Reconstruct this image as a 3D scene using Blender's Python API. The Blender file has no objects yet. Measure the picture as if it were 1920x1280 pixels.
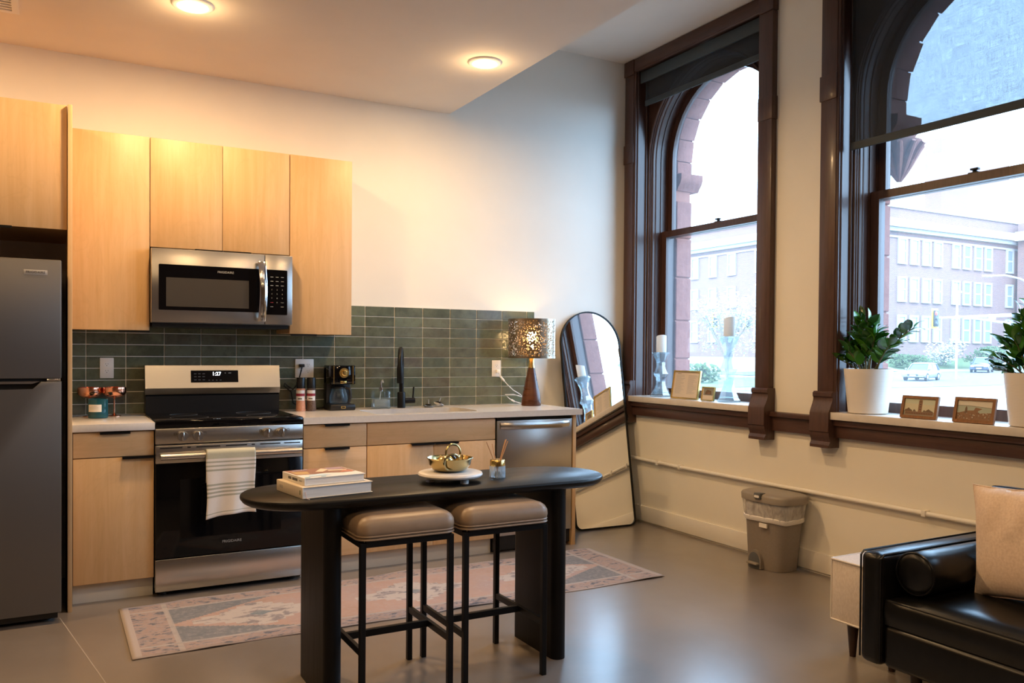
import bpy, bmesh, math, random
from mathutils import Vector, Matrix
random.seed(7)
R = math.radians
sc = bpy.context.scene
COL = sc.collection

# ------------------------------------------------------------------ camera, world, sun, exposure
H = 1.294                                    # eye height
F_PX, CY_PX = 1560.82, 681.33                # focal length and principal row for a 1920x1280 frame
YAW, PITCH, ROLL = R(28.9414), R(-0.8104), R(0.4520)
_f = Vector((math.sin(YAW)*math.cos(PITCH), math.cos(YAW)*math.cos(PITCH), math.sin(PITCH)))
_r0 = Vector((math.cos(YAW), -math.sin(YAW), 0)); _u0 = _r0.cross(_f)
_r = _r0*math.cos(ROLL) + _u0*math.sin(ROLL); _u = -_r0*math.sin(ROLL) + _u0*math.cos(ROLL)
cam_d = bpy.data.cameras.new('camera'); cam = bpy.data.objects.new('camera', cam_d); COL.objects.link(cam)
cam.matrix_world = Matrix(((_r.x, _u.x, -_f.x, 0), (_r.y, _u.y, -_f.y, 0), (_r.z, _u.z, -_f.z, H), (0, 0, 0, 1)))
cam_d.sensor_width = 36.0; cam_d.lens = F_PX*36.0/1920
cam_d.shift_y = (CY_PX-640)/1920.0
cam_d.clip_start = 0.05; cam_d.clip_end = 600
sc.camera = cam

SKY = 9.0
w = bpy.data.worlds.new('sky'); sc.world = w; w.use_nodes = True
w.node_tree.nodes['Background'].inputs[0].default_value = (0.44, 0.69, 1.0, 1)
w.node_tree.nodes['Background'].inputs[1].default_value = SKY
sun_d = bpy.data.lights.new('sun', 'SUN'); sun_d.energy = 3.0; sun_d.angle = R(1.0); sun_d.color = (1.0, 0.93, 0.82)
sun = bpy.data.objects.new('sun', sun_d); COL.objects.link(sun)
sun.rotation_euler = Vector((0.62, 0.50, -0.60)).to_track_quat('-Z', 'Y').to_euler()
WARM = (1.0, 0.64, 0.31)
DOWN_W, REAR_W = 17.5, 8.0
sc.view_settings.view_transform = 'Standard'; sc.view_settings.look = 'None'
sc.view_settings.exposure = 0.62; sc.view_settings.gamma = 1.0
sc.view_settings.use_curve_mapping = False
sc.cycles.use_denoising = True
sc.cycles.max_bounces = 10; sc.cycles.diffuse_bounces = 6; sc.cycles.glossy_bounces = 5
sc.cycles.transmission_bounces = 8; sc.cycles.transparent_max_bounces = 12
sc.cycles.sample_clamp_indirect = 6.0
sc.cycles.caustics_reflective = False; sc.cycles.caustics_refractive = False

def ray(x, y): return _f + _r*((x-960)/F_PX) - _u*((y-CY_PX)/F_PX)
def onX(x, y, X): d = ray(x, y); p = d*(X/d.x); p.z += H; return p
def onY(x, y, Y): d = ray(x, y); p = d*(Y/d.y); p.z += H; return p
def onZ(x, y, Z): d = ray(x, y); p = d*((Z-H)/d.z); p.z += H; return p

# ------------------------------------------------------------------ mesh builder
class MB:
    def __init__(s): s.bm = bmesh.new(); s.mi = 0
    def face(s, pts):
        vs = [s.bm.verts.new(p) for p in pts]
        f = s.bm.faces.new(vs); f.material_index = s.mi; return f
    def box(s, x0, x1, y0, y1, z0, z1, bev=0.0, seg=2):
        vs = [s.bm.verts.new((x, y, z)) for x in (x0, x1) for y in (y0, y1) for z in (z0, z1)]
        fs = []
        for q in ((0,1,3,2), (4,6,7,5), (0,4,5,1), (2,3,7,6), (0,2,6,4), (1,5,7,3)):
            f = s.bm.faces.new([vs[i] for i in q]); f.material_index = s.mi; fs.append(f)
        if bev > 0:
            es = list({e for f in fs for e in f.edges})
            bmesh.ops.bevel(s.bm, geom=es, offset=bev, segments=seg, profile=0.5, affect='EDGES')
        return s
    def cyl(s, p0, p1, r0, r1=None, n=24, caps=True):
        r1 = r0 if r1 is None else r1
        p0 = Vector(p0); p1 = Vector(p1); d = (p1-p0).normalized()
        a = d.orthogonal().normalized(); b = d.cross(a)
        l0 = []; l1 = []
        for i in range(n):
            t = 2*math.pi*i/n; v = a*math.cos(t)+b*math.sin(t)
            l0.append(s.bm.verts.new(p0+v*r0)); l1.append(s.bm.verts.new(p1+v*r1))
        for i in range(n):
            j = (i+1) % n; f = s.bm.faces.new((l0[i], l0[j], l1[j], l1[i])); f.material_index = s.mi
        if caps:
            for l in (l0[::-1], l1): f = s.bm.faces.new(l); f.material_index = s.mi
        return s
    def lathe(s, prof, c=(0, 0, 0), n=32, sx=1.0, sy=1.0):
        loops = []
        for (r, z) in prof:
            if r < 1e-6: loops.append([s.bm.verts.new((c[0], c[1], c[2]+z))])
            else: loops.append([s.bm.verts.new((c[0]+r*sx*math.cos(2*math.pi*i/n), c[1]+r*sy*math.sin(2*math.pi*i/n), c[2]+z)) for i in range(n)])
        for a, b in zip(loops, loops[1:]):
            for i in range(n):
                j = (i+1) % n
                if len(a) == 1 and len(b) == 1: continue
                if len(a) == 1: q = (a[0], b[j], b[i])
                elif len(b) == 1: q = (a[i], a[j], b[0])
                else: q = (a[i], a[j], b[j], b[i])
                f = s.bm.faces.new(q); f.material_index = s.mi
        return s
    def tube(s, pts, r, n=8, closed=False, caps=True):
        pts = [Vector(p) for p in pts]; m = len(pts); loops = []; prev = None
        for i, p in enumerate(pts):
            if closed: d = (pts[(i+1) % m]-pts[i-1]).normalized()
            else: d = (pts[min(i+1, m-1)]-pts[max(i-1, 0)]).normalized()
            if prev is None: a = d.orthogonal().normalized()
            else:
                a = prev - d*prev.dot(d)
                a = a.normalized() if a.length > 1e-6 else d.orthogonal().normalized()
            prev = a; b = d.cross(a)
            rr = r[i] if isinstance(r, (list, tuple)) else r
            loops.append([s.bm.verts.new(p+(a*math.cos(2*math.pi*k/n)+b*math.sin(2*math.pi*k/n))*rr) for k in range(n)])
        rng = range(m) if closed else range(m-1)
        for i in rng:
            a, b = loops[i], loops[(i+1) % m]
            for k in range(n):
                j = (k+1) % n; f = s.bm.faces.new((a[k], a[j], b[j], b[k])); f.material_index = s.mi
        if caps and not closed:
            f = s.bm.faces.new(loops[0][::-1]); f.material_index = s.mi
            f = s.bm.faces.new(loops[-1]); f.material_index = s.mi
        return s
    def _pl(s, p, t, plane):
        if plane == 'XY': return (p[0], p[1], t)
        if plane == 'XZ': return (p[0], t, p[1])
        return (t, p[0], p[1])
    def prism(s, pts, lo, hi, plane='XY', bev=0.0, seg=2):
        a = [s.bm.verts.new(s._pl(p, lo, plane)) for p in pts]
        b = [s.bm.verts.new(s._pl(p, hi, plane)) for p in pts]
        fs = [s.bm.faces.new(a[::-1]), s.bm.faces.new(b)]
        n = len(pts)
        for i in range(n): j = (i+1) % n; fs.append(s.bm.faces.new((a[i], a[j], b[j], b[i])))
        for f in fs: f.material_index = s.mi
        if bev > 0:
            es = list({e for f in fs[:2] for e in f.edges})
            bmesh.ops.bevel(s.bm, geom=es, offset=bev, segments=seg, profile=0.5, affect='EDGES')
        return s
    def ring(s, outer, inner, lo, hi, plane='XY', closed=True):
        n = len(outer)
        V = [[s.bm.verts.new(s._pl(p, t, plane)) for p in L] for t in (lo, hi) for L in (outer, inner)]
        ol, il, oh, ih = V
        for i in (range(n) if closed else range(n-1)):
            j = (i+1) % n
            for q in ((ol[i], il[i], il[j], ol[j]), (oh[i], oh[j], ih[j], ih[i]), (ol[i], ol[j], oh[j], oh[i]), (il[i], ih[i], ih[j], il[j])):
                f = s.bm.faces.new(q); f.material_index = s.mi
        if not closed:
            for i in (0, n-1):
                f = s.bm.faces.new((ol[i], oh[i], ih[i], il[i])); f.material_index = s.mi
        return s
    def surf(s, fn, nu, nv, thick=0.0):
        vs = [[s.bm.verts.new(fn(i/nu, j/nv)) for j in range(nv+1)] for i in range(nu+1)]
        for i in range(nu):
            for j in range(nv):
                f = s.bm.faces.new((vs[i][j], vs[i+1][j], vs[i+1][j+1], vs[i][j+1])); f.material_index = s.mi
        return s
    def loft(s, loops, caps=True):
        L = [[s.bm.verts.new(p) for p in l] for l in loops]; n = len(L[0])
        for a, b in zip(L, L[1:]):
            for i in range(n):
                j = (i+1) % n; f = s.bm.faces.new((a[i], a[j], b[j], b[i])); f.material_index = s.mi
        if caps:
            for l in (L[0][::-1], L[-1]): f = s.bm.faces.new(l); f.material_index = s.mi
        return s

def rrect(x0, x1, y0, y1, r, n=5):
    out = []
    for cx, cy, a0 in ((x1-r, y1-r, 0), (x0+r, y1-r, 90), (x0+r, y0+r, 180), (x1-r, y0+r, 270)):
        for i in range(n+1):
            t = R(a0+90*i/n); out.append((cx+r*math.cos(t), cy+r*math.sin(t)))
    return out
def sqell(cx, cy, hx, hy, p=4.0, n=40):
    out = []
    for i in range(n):
        t = 2*math.pi*i/n; c, s_ = math.cos(t), math.sin(t)
        out.append((cx+hx*math.copysign(abs(c)**(2/p), c), cy+hy*math.copysign(abs(s_)**(2/p), s_)))
    return out

MATS = {}
ORG = {}
def tag(o, label=None, cat=None, group=None, kind=None):
    if label: o['label'] = label
    if cat: o['category'] = cat
    if group: o['group'] = group
    if kind: o['kind'] = kind
    return o
def link(name, b, mat, parent=None, loc=None, local=False, smooth=True, ang=35):
    bm = b.bm
    bmesh.ops.recalc_face_normals(bm, faces=bm.faces)
    org = Vector((0, 0, 0))
    if not local:
        if parent is not None: org = ORG[parent.name]
        elif loc is not None: org = Vector(loc)
        if org.length > 0: bmesh.ops.translate(bm, verts=bm.verts, vec=-org)
    me = bpy.data.meshes.new(name); bm.to_mesh(me); bm.free()
    mats = mat if isinstance(mat, (list, tuple)) else [mat]
    for m in mats: me.materials.append(MATS[m] if isinstance(m, str) else m)
    if smooth:
        me.polygons.foreach_set('use_smooth', [True]*len(me.polygons)); me.set_sharp_from_angle(angle=R(ang))
    o = bpy.data.objects.new(name, me); COL.objects.link(o)
    if parent is not None: o.parent = parent; ORG[o.name] = ORG[parent.name]
    else:
        if loc is not None: o.location = loc
        ORG[o.name] = Vector(loc) if loc is not None else Vector((0, 0, 0))
    return o
def thing(name, label, cat, loc, rot=(0, 0, 0), group=None, kind=None):
    o = bpy.data.objects.new(name, None); COL.objects.link(o); o.empty_display_size = 0.1
    o.location = loc; o.rotation_euler = rot; ORG[o.name] = Vector(loc)
    return tag(o, label, cat, group, kind)
def solo(name, b, mat, label, cat, loc, group=None, kind=None, rot=None, local=False, **k):
    o = link(name, b, mat, None, loc, local=local, **k)
    if rot: o.rotation_euler = rot
    return tag(o, label, cat, group, kind)
def struct(name, b, mat, **k): return tag(link(name, b, mat, **k), kind='structure')
def bx(name, mat, parent, x0, x1, y0, y1, z0, z1, bev=0.0, seg=2, local=False, **k):
    return link(name, MB().box(x0, x1, y0, y1, z0, z1, bev, seg), mat, parent, local=local, **k)
def copy_tree(o, parent=None, depth=0):
    c = o.copy(); COL.objects.link(c); c.parent = parent
    for ch in o.children: copy_tree(ch, c, depth+1)
    return c
def text_mesh(txt, size, name='lettering', extrude=0.0004):
    cu = bpy.data.curves.new(name, 'FONT'); cu.body = txt; cu.size = size; cu.align_x = 'CENTER'; cu.align_y = 'CENTER'; cu.extrude = extrude; cu.resolution_u = 2
    to = bpy.data.objects.new(name, cu); me = bpy.data.meshes.new_from_object(to)
    bpy.data.objects.remove(to); bpy.data.curves.remove(cu); return me
def text(txt, size, mat, parent, pos, rot=(R(90), 0, 0), name='lettering', bold=False):
    me = text_mesh(txt, size, name, 0.0008 if bold else 0.0003); me.materials.clear(); me.materials.append(MATS[mat])
    o = bpy.data.objects.new(name, me); COL.objects.link(o); o.parent = parent
    o.location = Vector(pos)-ORG[parent.name]; o.rotation_euler = rot; ORG[o.name] = ORG[parent.name]
    return o

# ------------------------------------------------------------------ materials
def mat(name, col=(.8, .8, .8), rough=.5, metal=0.0, spec=.5, coat=0.0, trans=0.0, ior=1.45, emit=None, estr=0.0, alpha=1.0, sheen=0.0, aniso=0.0, sub=0.0):
    m = bpy.data.materials.new(name); m.use_nodes = True; nt = m.node_tree; p = nt.nodes['Principled BSDF']
    p.inputs['Base Color'].default_value = (*col, 1); p.inputs['Roughness'].default_value = rough; p.inputs['Metallic'].default_value = metal
    p.inputs['Specular IOR Level'].default_value = spec; p.inputs['Coat Weight'].default_value = coat; p.inputs['Coat Roughness'].default_value = 0.12
    p.inputs['Transmission Weight'].default_value = trans; p.inputs['IOR'].default_value = ior; p.inputs['Alpha'].default_value = alpha
    p.inputs['Sheen Weight'].default_value = sheen; p.inputs['Anisotropic'].default_value = aniso
    if sub: p.inputs['Subsurface Weight'].default_value = sub; p.inputs['Subsurface Radius'].default_value = (.05, .045, .04); p.inputs['Subsurface Scale'].default_value = 1.0
    if emit: p.inputs['Emission Color'].default_value = (*emit, 1); p.inputs['Emission Strength'].default_value = estr
    MATS[name] = m; return m
class N:
    def __init__(s, m): s.m = m; s.nt = m.node_tree; s.p = s.nt.nodes.get('Principled BSDF')
    def new(s, t, **kw):
        n = s.nt.nodes.new(t)
        for k, v in kw.items():
            if k.startswith('_'): setattr(n, k[1:], v)
        return n
    def link(s, a, b): s.nt.links.new(a, b)
    def coord(s, out='Object', scale=(1, 1, 1), rot=(0, 0, 0)):
        tc = s.new('ShaderNodeTexCoord'); mp = s.new('ShaderNodeMapping'); mp.inputs['Scale'].default_value = scale; mp.inputs['Rotation'].default_value = rot
        s.link(tc.outputs[out], mp.inputs[0]); return mp.outputs[0]
    def noise(s, vec, scale=5, detail=4, rough=.55, dist=0.0):
        n = s.new('ShaderNodeTexNoise'); n.inputs['Scale'].default_value = scale; n.inputs['Detail'].default_value = detail
        n.inputs['Roughness'].default_value = rough; n.inputs['Distortion'].default_value = dist
        if vec is not None: s.link(vec, n.inputs['Vector'])
        return n.outputs['Fac']
    def ramp(s, fac, stops, mode='LINEAR'):
        n = s.new('ShaderNodeValToRGB'); cr = n.color_ramp; cr.interpolation = mode
        while len(cr.elements) < len(stops): cr.elements.new(0.5)
        for e, (pos, c) in zip(cr.elements, stops): e.position = pos; e.color = (*c, 1) if len(c) == 3 else c
        s.link(fac, n.inputs[0]); return n.outputs[0]
    def math(s, op, a, b=None, c=None):
        n = s.new('ShaderNodeMath'); n.operation = op
        for i, v in enumerate((a, b, c)):
            if v is None: continue
            if isinstance(v, (int, float)): n.inputs[i].default_value = v
            else: s.link(v, n.inputs[i])
        return n.outputs[0]
    def mix(s, fac, a, b, mode='MIX'):
        n = s.new('ShaderNodeMix'); n.data_type = 'RGBA'; n.blend_type = mode
        if isinstance(fac, (int, float)): n.inputs[0].default_value = fac
        else: s.link(fac, n.inputs[0])
        for i, v in ((6, a), (7, b)):
            if isinstance(v, tuple): n.inputs[i].default_value = (*v, 1)
            else: s.link(v, n.inputs[i])
        return n.outputs[2]
    def color(s, o): s.link(o, s.p.inputs['Base Color'])
    def rough(s, fac, lo, hi):
        n = s.new('ShaderNodeMapRange'); n.inputs[3].default_value = lo; n.inputs[4].default_value = hi
        s.link(fac, n.inputs[0]); s.link(n.outputs[0], s.p.inputs['Roughness'])
    def bump(s, fac, strength=.2, dist=.002):
        n = s.new('ShaderNodeBump'); n.inputs['Strength'].default_value = strength; n.inputs['Distance'].default_value = dist
        s.link(fac, n.inputs['Height']); s.link(n.outputs[0], s.p.inputs['Normal'])

def noisy(name, c0, c1, scale=8, rough=.5, stretch=(1, 1, 1), detail=4, bump=0.0, bdist=.002, lo=.3, hi=.7, **kw):
    m = mat(name, c0, rough, **kw); n = N(m); v = n.coord('Object', stretch); f = n.noise(v, scale, detail)
    n.color(n.ramp(f, [(lo, c0), (hi, c1)]))
    if bump: n.bump(f, bump, bdist)
    return m

noisy('wall_paint', (.82, .79, .72), (.85, .82, .75), 3, .75, bump=.05)
noisy('wall_dark', (.16, .12, .10), (.20, .15, .125), 3, .8)  # unseen walls, kept dark to cut warm bounce and reflections
noisy('wall_paint_window', (.78, .74, .64), (.81, .77, .67), 3, .65, bump=.05)
noisy('ceiling_paint', (.76, .70, .63), (.79, .73, .66), 3, .85)
noisy('baseboard_paint', (.78, .74, .66), (.81, .77, .69), 5, .5)
# concrete
m = mat('concrete', (.3, .26, .22), .35, spec=.5, coat=.7); n = N(m); v = n.coord('Object')
f1 = n.noise(v, 1.3, 6, .6, .4); f2 = n.noise(v, 45, 4, .7); f3 = n.noise(v, 7, 5, .65)
c = n.ramp(f1, [(.28, (.140, .116, .100)), (.5, (.182, .154, .134)), (.72, (.215, .187, .163))])
c = n.mix(n.math('MULTIPLY', f2, .35), c, (.21, .175, .15)); c = n.mix(n.math('MULTIPLY', f3, .22), c, (.40, .35, .31)); n.color(c)
n.rough(f3, .26, .42); n.p.inputs['Coat Roughness'].default_value = .22; n.bump(f2, .06, .001)
mat('cut_line', (.33, .29, .25), .8)
# veneers
def veneer(name, axis, a, b, c_):
    m = mat(name, a, .42, spec=.4); n = N(m)
    st = (9, 9, .55) if axis == 'z' else (.55, 9, 9)
    v = n.coord('Object', st); f = n.noise(v, 3.2, 6, .62, .5); g = n.noise(n.coord('Object', (2.2, 2.2, .9) if axis == 'z' else (.9, 2.2, 2.2)), 2.2, 3, .5, 2.2)
    c = n.ramp(f, [(.3, a), (.55, b), (.75, c_)]); c = n.mix(n.math('MULTIPLY', n.ramp(g, [(.47, (0, 0, 0)), (.5, (1, 1, 1)), (.53, (0, 0, 0))]), .16), c, (.50, .32, .16))
    n.color(c); n.rough(f, .36, .5); return m
veneer('maple', 'z', (.62, .39, .185), (.68, .445, .23), (.72, .485, .265))
veneer('maple_h', 'x', (.64, .405, .20), (.70, .46, .245), (.74, .50, .28))
noisy('toe_kick', (.62, .59, .53), (.66, .63, .57), 4, .5)
def darkwood(name, a, b, rough, st, sc_=4):
    m = mat(name, a, rough, spec=.25 if name.startswith('black') else .45, coat=0.0 if name.startswith('black') else .15); n = N(m); v = n.coord('Object', st); f = n.noise(v, sc_, 6, .6, .6)
    n.color(n.ramp(f, [(.3, a), (.7, b)])); n.rough(f, rough-.08, rough+.1); n.bump(f, .08, .001); return m
darkwood('window_wood', (.056, .027, .020), (.088, .043, .032), .36, (14, 14, 1.1))
darkwood('window_wood_h', (.056, .027, .020), (.088, .043, .032), .36, (14, 1.1, 14))
darkwood('black_wood', (.0045, .004, .0038), (.012, .011, .010), .36, (1.2, 22, 22))
darkwood('black_wood_v', (.0022, .002, .002), (.0055, .005, .005), .45, (22, 22, 1.0))
darkwood('walnut', (.055, .018, .008), (.12, .040, .016), .28, (1.2, 1.2, 9))
darkwood('frame_wood', (.17, .07, .022), (.26, .11, .035), .45, (20, 3, 3))
darkwood('leg_wood', (.030, .014, .008), (.05, .022, .012), .35, (9, 9, 1))
# metals
def brushed(name, col, r0, r1, st):
    m = mat(name, col, .3, 1.0, aniso=.55); n = N(m); v = n.coord('Object', st); f = n.noise(v, 6, 5, .65)
    n.rough(f, r0, r1); return m
brushed('stainless', (.56, .54, .51), .266, .274, (1.0, 90, 90))
m = brushed('fridge_steel', (.155, .145, .135), .40, .46, (1.0, 90, 90)); m.node_tree.nodes['Principled BSDF'].inputs['Metallic'].default_value = .6
brushed('stainless_dark', (.30, .29, .28), .32, .38, (1.0, 90, 90))
mat('chrome', (.75, .76, .78), .10, 1.0)
mat('mirror_silver', (.93, .94, .94), .012, 1.0)
mat('copper', (.86, .40, .25), .16, 1.0); mat('brass', (.46, .36, .17), .24, 1.0); mat('gold', (.83, .60, .22), .2, 1.0)
mat('bronze', (.36, .28, .20), .3, 1.0)
mat('black_metal', (.004, .004, .0045), .40, spec=.3); mat('black_plastic', (.010, .010, .011), .35); mat('black_gloss', (.003, .003, .004), .06, spec=.4)
mat('oven_glass', (.003, .003, .0035), .06, spec=.3); mat('mw_window', (.055, .05, .045), .22)
mat('badge_grey', (.42, .40, .38), .4)
mat('gap_black', (.004, .004, .004), .8)
mat('white_plastic', (.80, .78, .75), .35); mat('white_metal', (.8, .8, .8), .4)
mat('outlet_slot', (.03, .03, .03), .6)
# tile
m = mat('tile_glaze', (.1, .13, .09), .2, spec=.55, coat=.25); n = N(m)
oi = n.new('ShaderNodeObjectInfo'); v = n.coord('Object'); add = n.new('ShaderNodeVectorMath'); add.operation = 'ADD'
cmb = n.new('ShaderNodeCombineXYZ'); mul = n.math('MULTIPLY', oi.outputs['Random'], 37.0)
for i in range(3): n.link(mul, cmb.inputs[i])
n.link(v, add.inputs[0]); n.link(cmb.outputs[0], add.inputs[1])
base = n.ramp(oi.outputs['Random'], [(0, (.075, .088, .060)), (.2, (.112, .124, .080)), (.4, (.085, .108, .078)), (.55, (.118, .110, .084)), (.7, (.140, .170, .115)), (.85, (.098, .090, .072)), (1, (.085, .116, .090))])
f = n.noise(add.outputs[0], 11, 5, .6, .3); g = n.noise(add.outputs[0], 26, 3, .6)
c = n.mix(n.math('MULTIPLY', n.ramp(f, [(.4, (0, 0, 0)), (.68, (1, 1, 1))]), .55), base, (.175, .20, .135)); c = n.mix(n.math('MULTIPLY', n.ramp(g, [(.5, (0, 0, 0)), (.75, (1, 1, 1))]), .4), c, (.045, .042, .034))
n.color(c); n.rough(f, .14, .30); n.bump(f, .25, .0015)
noisy('grout', (.74, .71, .64), (.80, .77, .70), 30, .85)
noisy('quartz', (.66, .63, .60), (.70, .67, .64), 60, .16, spec=.5)
noisy('stone_sill', (.62, .57, .51), (.70, .65, .59), 18, .3)
noisy('marble', (.76, .72, .68), (.85, .82, .79), 6, .3, detail=8)
# glass
def pane(name, tint, veil, gl=.04):  # mixes in translucent white to imitate veiling glare and the glassware's pale sheen
    m = bpy.data.materials.new(name); m.use_nodes = True; nt = m.node_tree; nt.nodes.clear()
    o = nt.nodes.new('ShaderNodeOutputMaterial'); t = nt.nodes.new('ShaderNodeBsdfTransparent'); t.inputs[0].default_value = (*tint, 1)
    g = nt.nodes.new('ShaderNodeBsdfGlossy'); g.inputs['Roughness'].default_value = .03
    nn = N(m); fc = nt.nodes.new('ShaderNodeLayerWeight'); fc.inputs[0].default_value = .5
    lw = nn.math('MULTIPLY_ADD', nn.math('POWER', fc.outputs['Facing'], 4.0), .7, gl)
    d = nt.nodes.new('ShaderNodeBsdfTranslucent'); d.inputs[0].default_value = (.85, .92, 1, 1)
    m1 = nt.nodes.new('ShaderNodeMixShader'); m2 = nt.nodes.new('ShaderNodeMixShader'); m2.inputs[0].default_value = veil
    nt.links.new(lw, m1.inputs[0]); nt.links.new(t.outputs[0], m1.inputs[1]); nt.links.new(g.outputs[0], m1.inputs[2])
    nt.links.new(m1.outputs[0], m2.inputs[1]); nt.links.new(d.outputs[0], m2.inputs[2]); nt.links.new(m2.outputs[0], o.inputs[0])
    MATS[name] = m; return m
pane('window_glass', (.97, .98, .98), .026); pane('picture_glass', (.98, .98, .98), .01)
pane('clear_glass', (.90, .96, .97), .09); pane('frosted_glass', (.92, .96, .98), .28)
pane('crystal', (.86, .94, .96), .10, .20)
mat('teal_glass', (.03, .16, .20), .06, trans=.55, ior=1.45); mat('liquid', (.85, .90, .94), .05, trans=.7, ior=1.33)
mat('car_glass', (.05, .07, .09), .06)
# roller shade: woven screen
def screen(name, thr, col):
    m = bpy.data.materials.new(name); m.use_nodes = True; nt = m.node_tree; nt.nodes.clear(); nn = N(m)
    o = nt.nodes.new('ShaderNodeOutputMaterial'); t = nt.nodes.new('ShaderNodeBsdfTransparent'); t.inputs[0].default_value = (.96, .98, 1, 1)
    d = nt.nodes.new('ShaderNodeBsdfDiffuse'); d.inputs[0].default_value = (*col, 1)
    a = nn.noise(nn.coord('Object', (1, 3, 160)), 4, 3, .6); b = nn.noise(nn.coord('Object', (1, 160, 3)), 4, 3, .6)
    s_ = nn.math('MULTIPLY_ADD', nn.math('ADD', a, b), .22, thr-.22)
    mx = nt.nodes.new('ShaderNodeMixShader'); nt.links.new(s_, mx.inputs[0]); nt.links.new(d.outputs[0], mx.inputs[1]); nt.links.new(t.outputs[0], mx.inputs[2]); nt.links.new(mx.outputs[0], o.inputs[0])
    MATS[name] = m
screen('shade_fabric', .30, (.055, .062, .072))
mat('shade_solid', (.055, .068, .075), .7)
# perforated lamp metal
m = mat('perforated', (.34, .26, .18), .32, .9); n = N(m); vo = n.new('ShaderNodeTexVoronoi'); vo.inputs['Scale'].default_value = 85
n.link(n.coord('Object'), vo.inputs['Vector']); n.link(n.ramp(vo.outputs['Distance'], [(.36, (0, 0, 0)), (.43, (1, 1, 1))]), n.p.inputs['Alpha'])
mat('bulb', (1, .8, .5), .5, emit=(1, .62, .26), estr=40.0)
mat('lens', (1, .9, .8), .5, emit=(1, .78, .52), estr=14.0)
mat('digits', (.9, .95, 1), .5, emit=(.85, .93, 1), estr=3.0)
mat('print_grey', (.35, .35, .34), .5); mat('print_faint', (.075, .075, .075), .5); mat('print_dark', (.03, .03, .03), .6)
# soft goods
noisy('leather_black', (.003, .003, .0035), (.006, .006, .006), 30, .30, bump=.15, bdist=.001, spec=.42)
noisy('leather_taupe', (.235, .165, .110), (.275, .195, .132), 25, .40, bump=.10, bdist=.001)
m = noisy('linen', (.62, .47, .36), (.75, .60, .48), 120, .85, bump=.3, bdist=.001, sheen=.2)
m = noisy('bench_fabric', (.58, .50, .43), (.70, .62, .55), 160, .85, (1, 1, .4), bump=.3, bdist=.001, sheen=.2)
mat('piping', (.72, .66, .60), .8)
# towel: stripes along local z
m = mat('towel', (.75, .72, .66), .9, sheen=.2); n = N(m); tc = n.new('ShaderNodeTexCoord'); sx = n.new('ShaderNodeSeparateXYZ'); n.link(tc.outputs['UV'], sx.inputs[0])
f = n.noise(n.coord('Object'), 90, 3)
stops = [(0, (.78, .73, .67))]
for a, b in ((.05, .062), (.28, .305), (.335, .36), (.39, .415), (.445, .47), (.655, .68), (.715, .74), (.775, .80)): stops += [(a, (.36, .36, .28)), (b, (.78, .73, .67))]
stops += [(.835, (.46, .46, .34))]
n.color(n.mix(n.math('MULTIPLY', f, .3), n.ramp(sx.outputs[1], stops, 'CONSTANT'), (.62, .58, .52))); n.bump(f, .3, .001)
# rug
m = mat('rug', (.5, .4, .35), .95, sheen=.15); n = N(m); tc = n.new('ShaderNodeTexCoord'); sx = n.new('ShaderNodeSeparateXYZ'); n.link(tc.outputs['Object'], sx.inputs[0])
X, Y = sx.outputs[0], sx.outputs[1]           # x along the runner (2.81 m), y across (.77 m), centre at the origin
fine = n.noise(n.coord('Object'), 42, 5, .7); mid = n.noise(n.coord('Object', (1, 1.6, 1)), 13, 4, .65, .6); big = n.noise(n.coord('Object'), 3.5, 3)
ax = n.math('ABSOLUTE', X); ay = n.math('ABSOLUTE', Y)
u = n.math('ABSOLUTE', n.math('SUBTRACT', n.math('FRACT', n.math('ADD', n.math('DIVIDE', X, .80), .5)), .5))
u = n.math('MULTIPLY', u, .80)
q = lambda a, s_: n.math('MULTIPLY', n.math('FLOOR', n.math('DIVIDE', a, s_)), s_)
med = n.math('ADD', n.math('DIVIDE', q(u, .045), .30), n.math('DIVIDE', q(ay, .03), .15))
hexa = n.math('ADD', n.math('DIVIDE', n.math('MAXIMUM', n.math('SUBTRACT', ax, .70), 0.0), .52), n.math('DIVIDE', q(ay, .01), .25))
terr = n.ramp(big, [(.3, (.50, .30, .20)), (.5, (.56, .36, .27)), (.7, (.47, .34, .31))])
terr = n.mix(n.math('MULTIPLY', mid, .5), terr, (.62, .47, .40))
blue = n.mix(mid, (.12, .155, .18), (.33, .31, .30))
field = n.mix(n.math('GREATER_THAN', hexa, 1.0), terr, blue)
cream = n.mix(n.ramp(mid, [(.52, (0, 0, 0)), (.60, (1, 1, 1))]), (.64, .57, .51), (.30, .27, .27))
field = n.mix(n.math('LESS_THAN', med, 1.0), field, cream)
core = n.math('ADD', n.math('DIVIDE', u, .06), n.math('DIVIDE', ay, .04)); field = n.mix(n.math('LESS_THAN', core, 1.0), field, (.24, .29, .31))
border = n.ramp(mid, [(.38, (.12, .125, .15)), (.45, (.46, .36, .32)), (.52, (.50, .34, .26)), (.58, (.44, .36, .33)), (.64, (.14, .14, .165))])
inb = n.math('MAXIMUM', n.math('GREATER_THAN', ay, .265), n.math('GREATER_THAN', ax, 1.20))
c = n.mix(inb, field, border)
st1 = n.math('MAXIMUM', n.math('LESS_THAN', n.math('ABSOLUTE', n.math('SUBTRACT', ay, .268)), .010), n.math('LESS_THAN', n.math('ABSOLUTE', n.math('SUBTRACT', ax, 1.205)), .012))
c = n.mix(n.math('MULTIPLY', st1, .7), c, (.58, .52, .46))
edge = n.math('MAXIMUM', n.math('GREATER_THAN', ay, .374), n.math('GREATER_THAN', ax, 1.365)); c = n.mix(edge, c, (.58, .49, .43))
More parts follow.
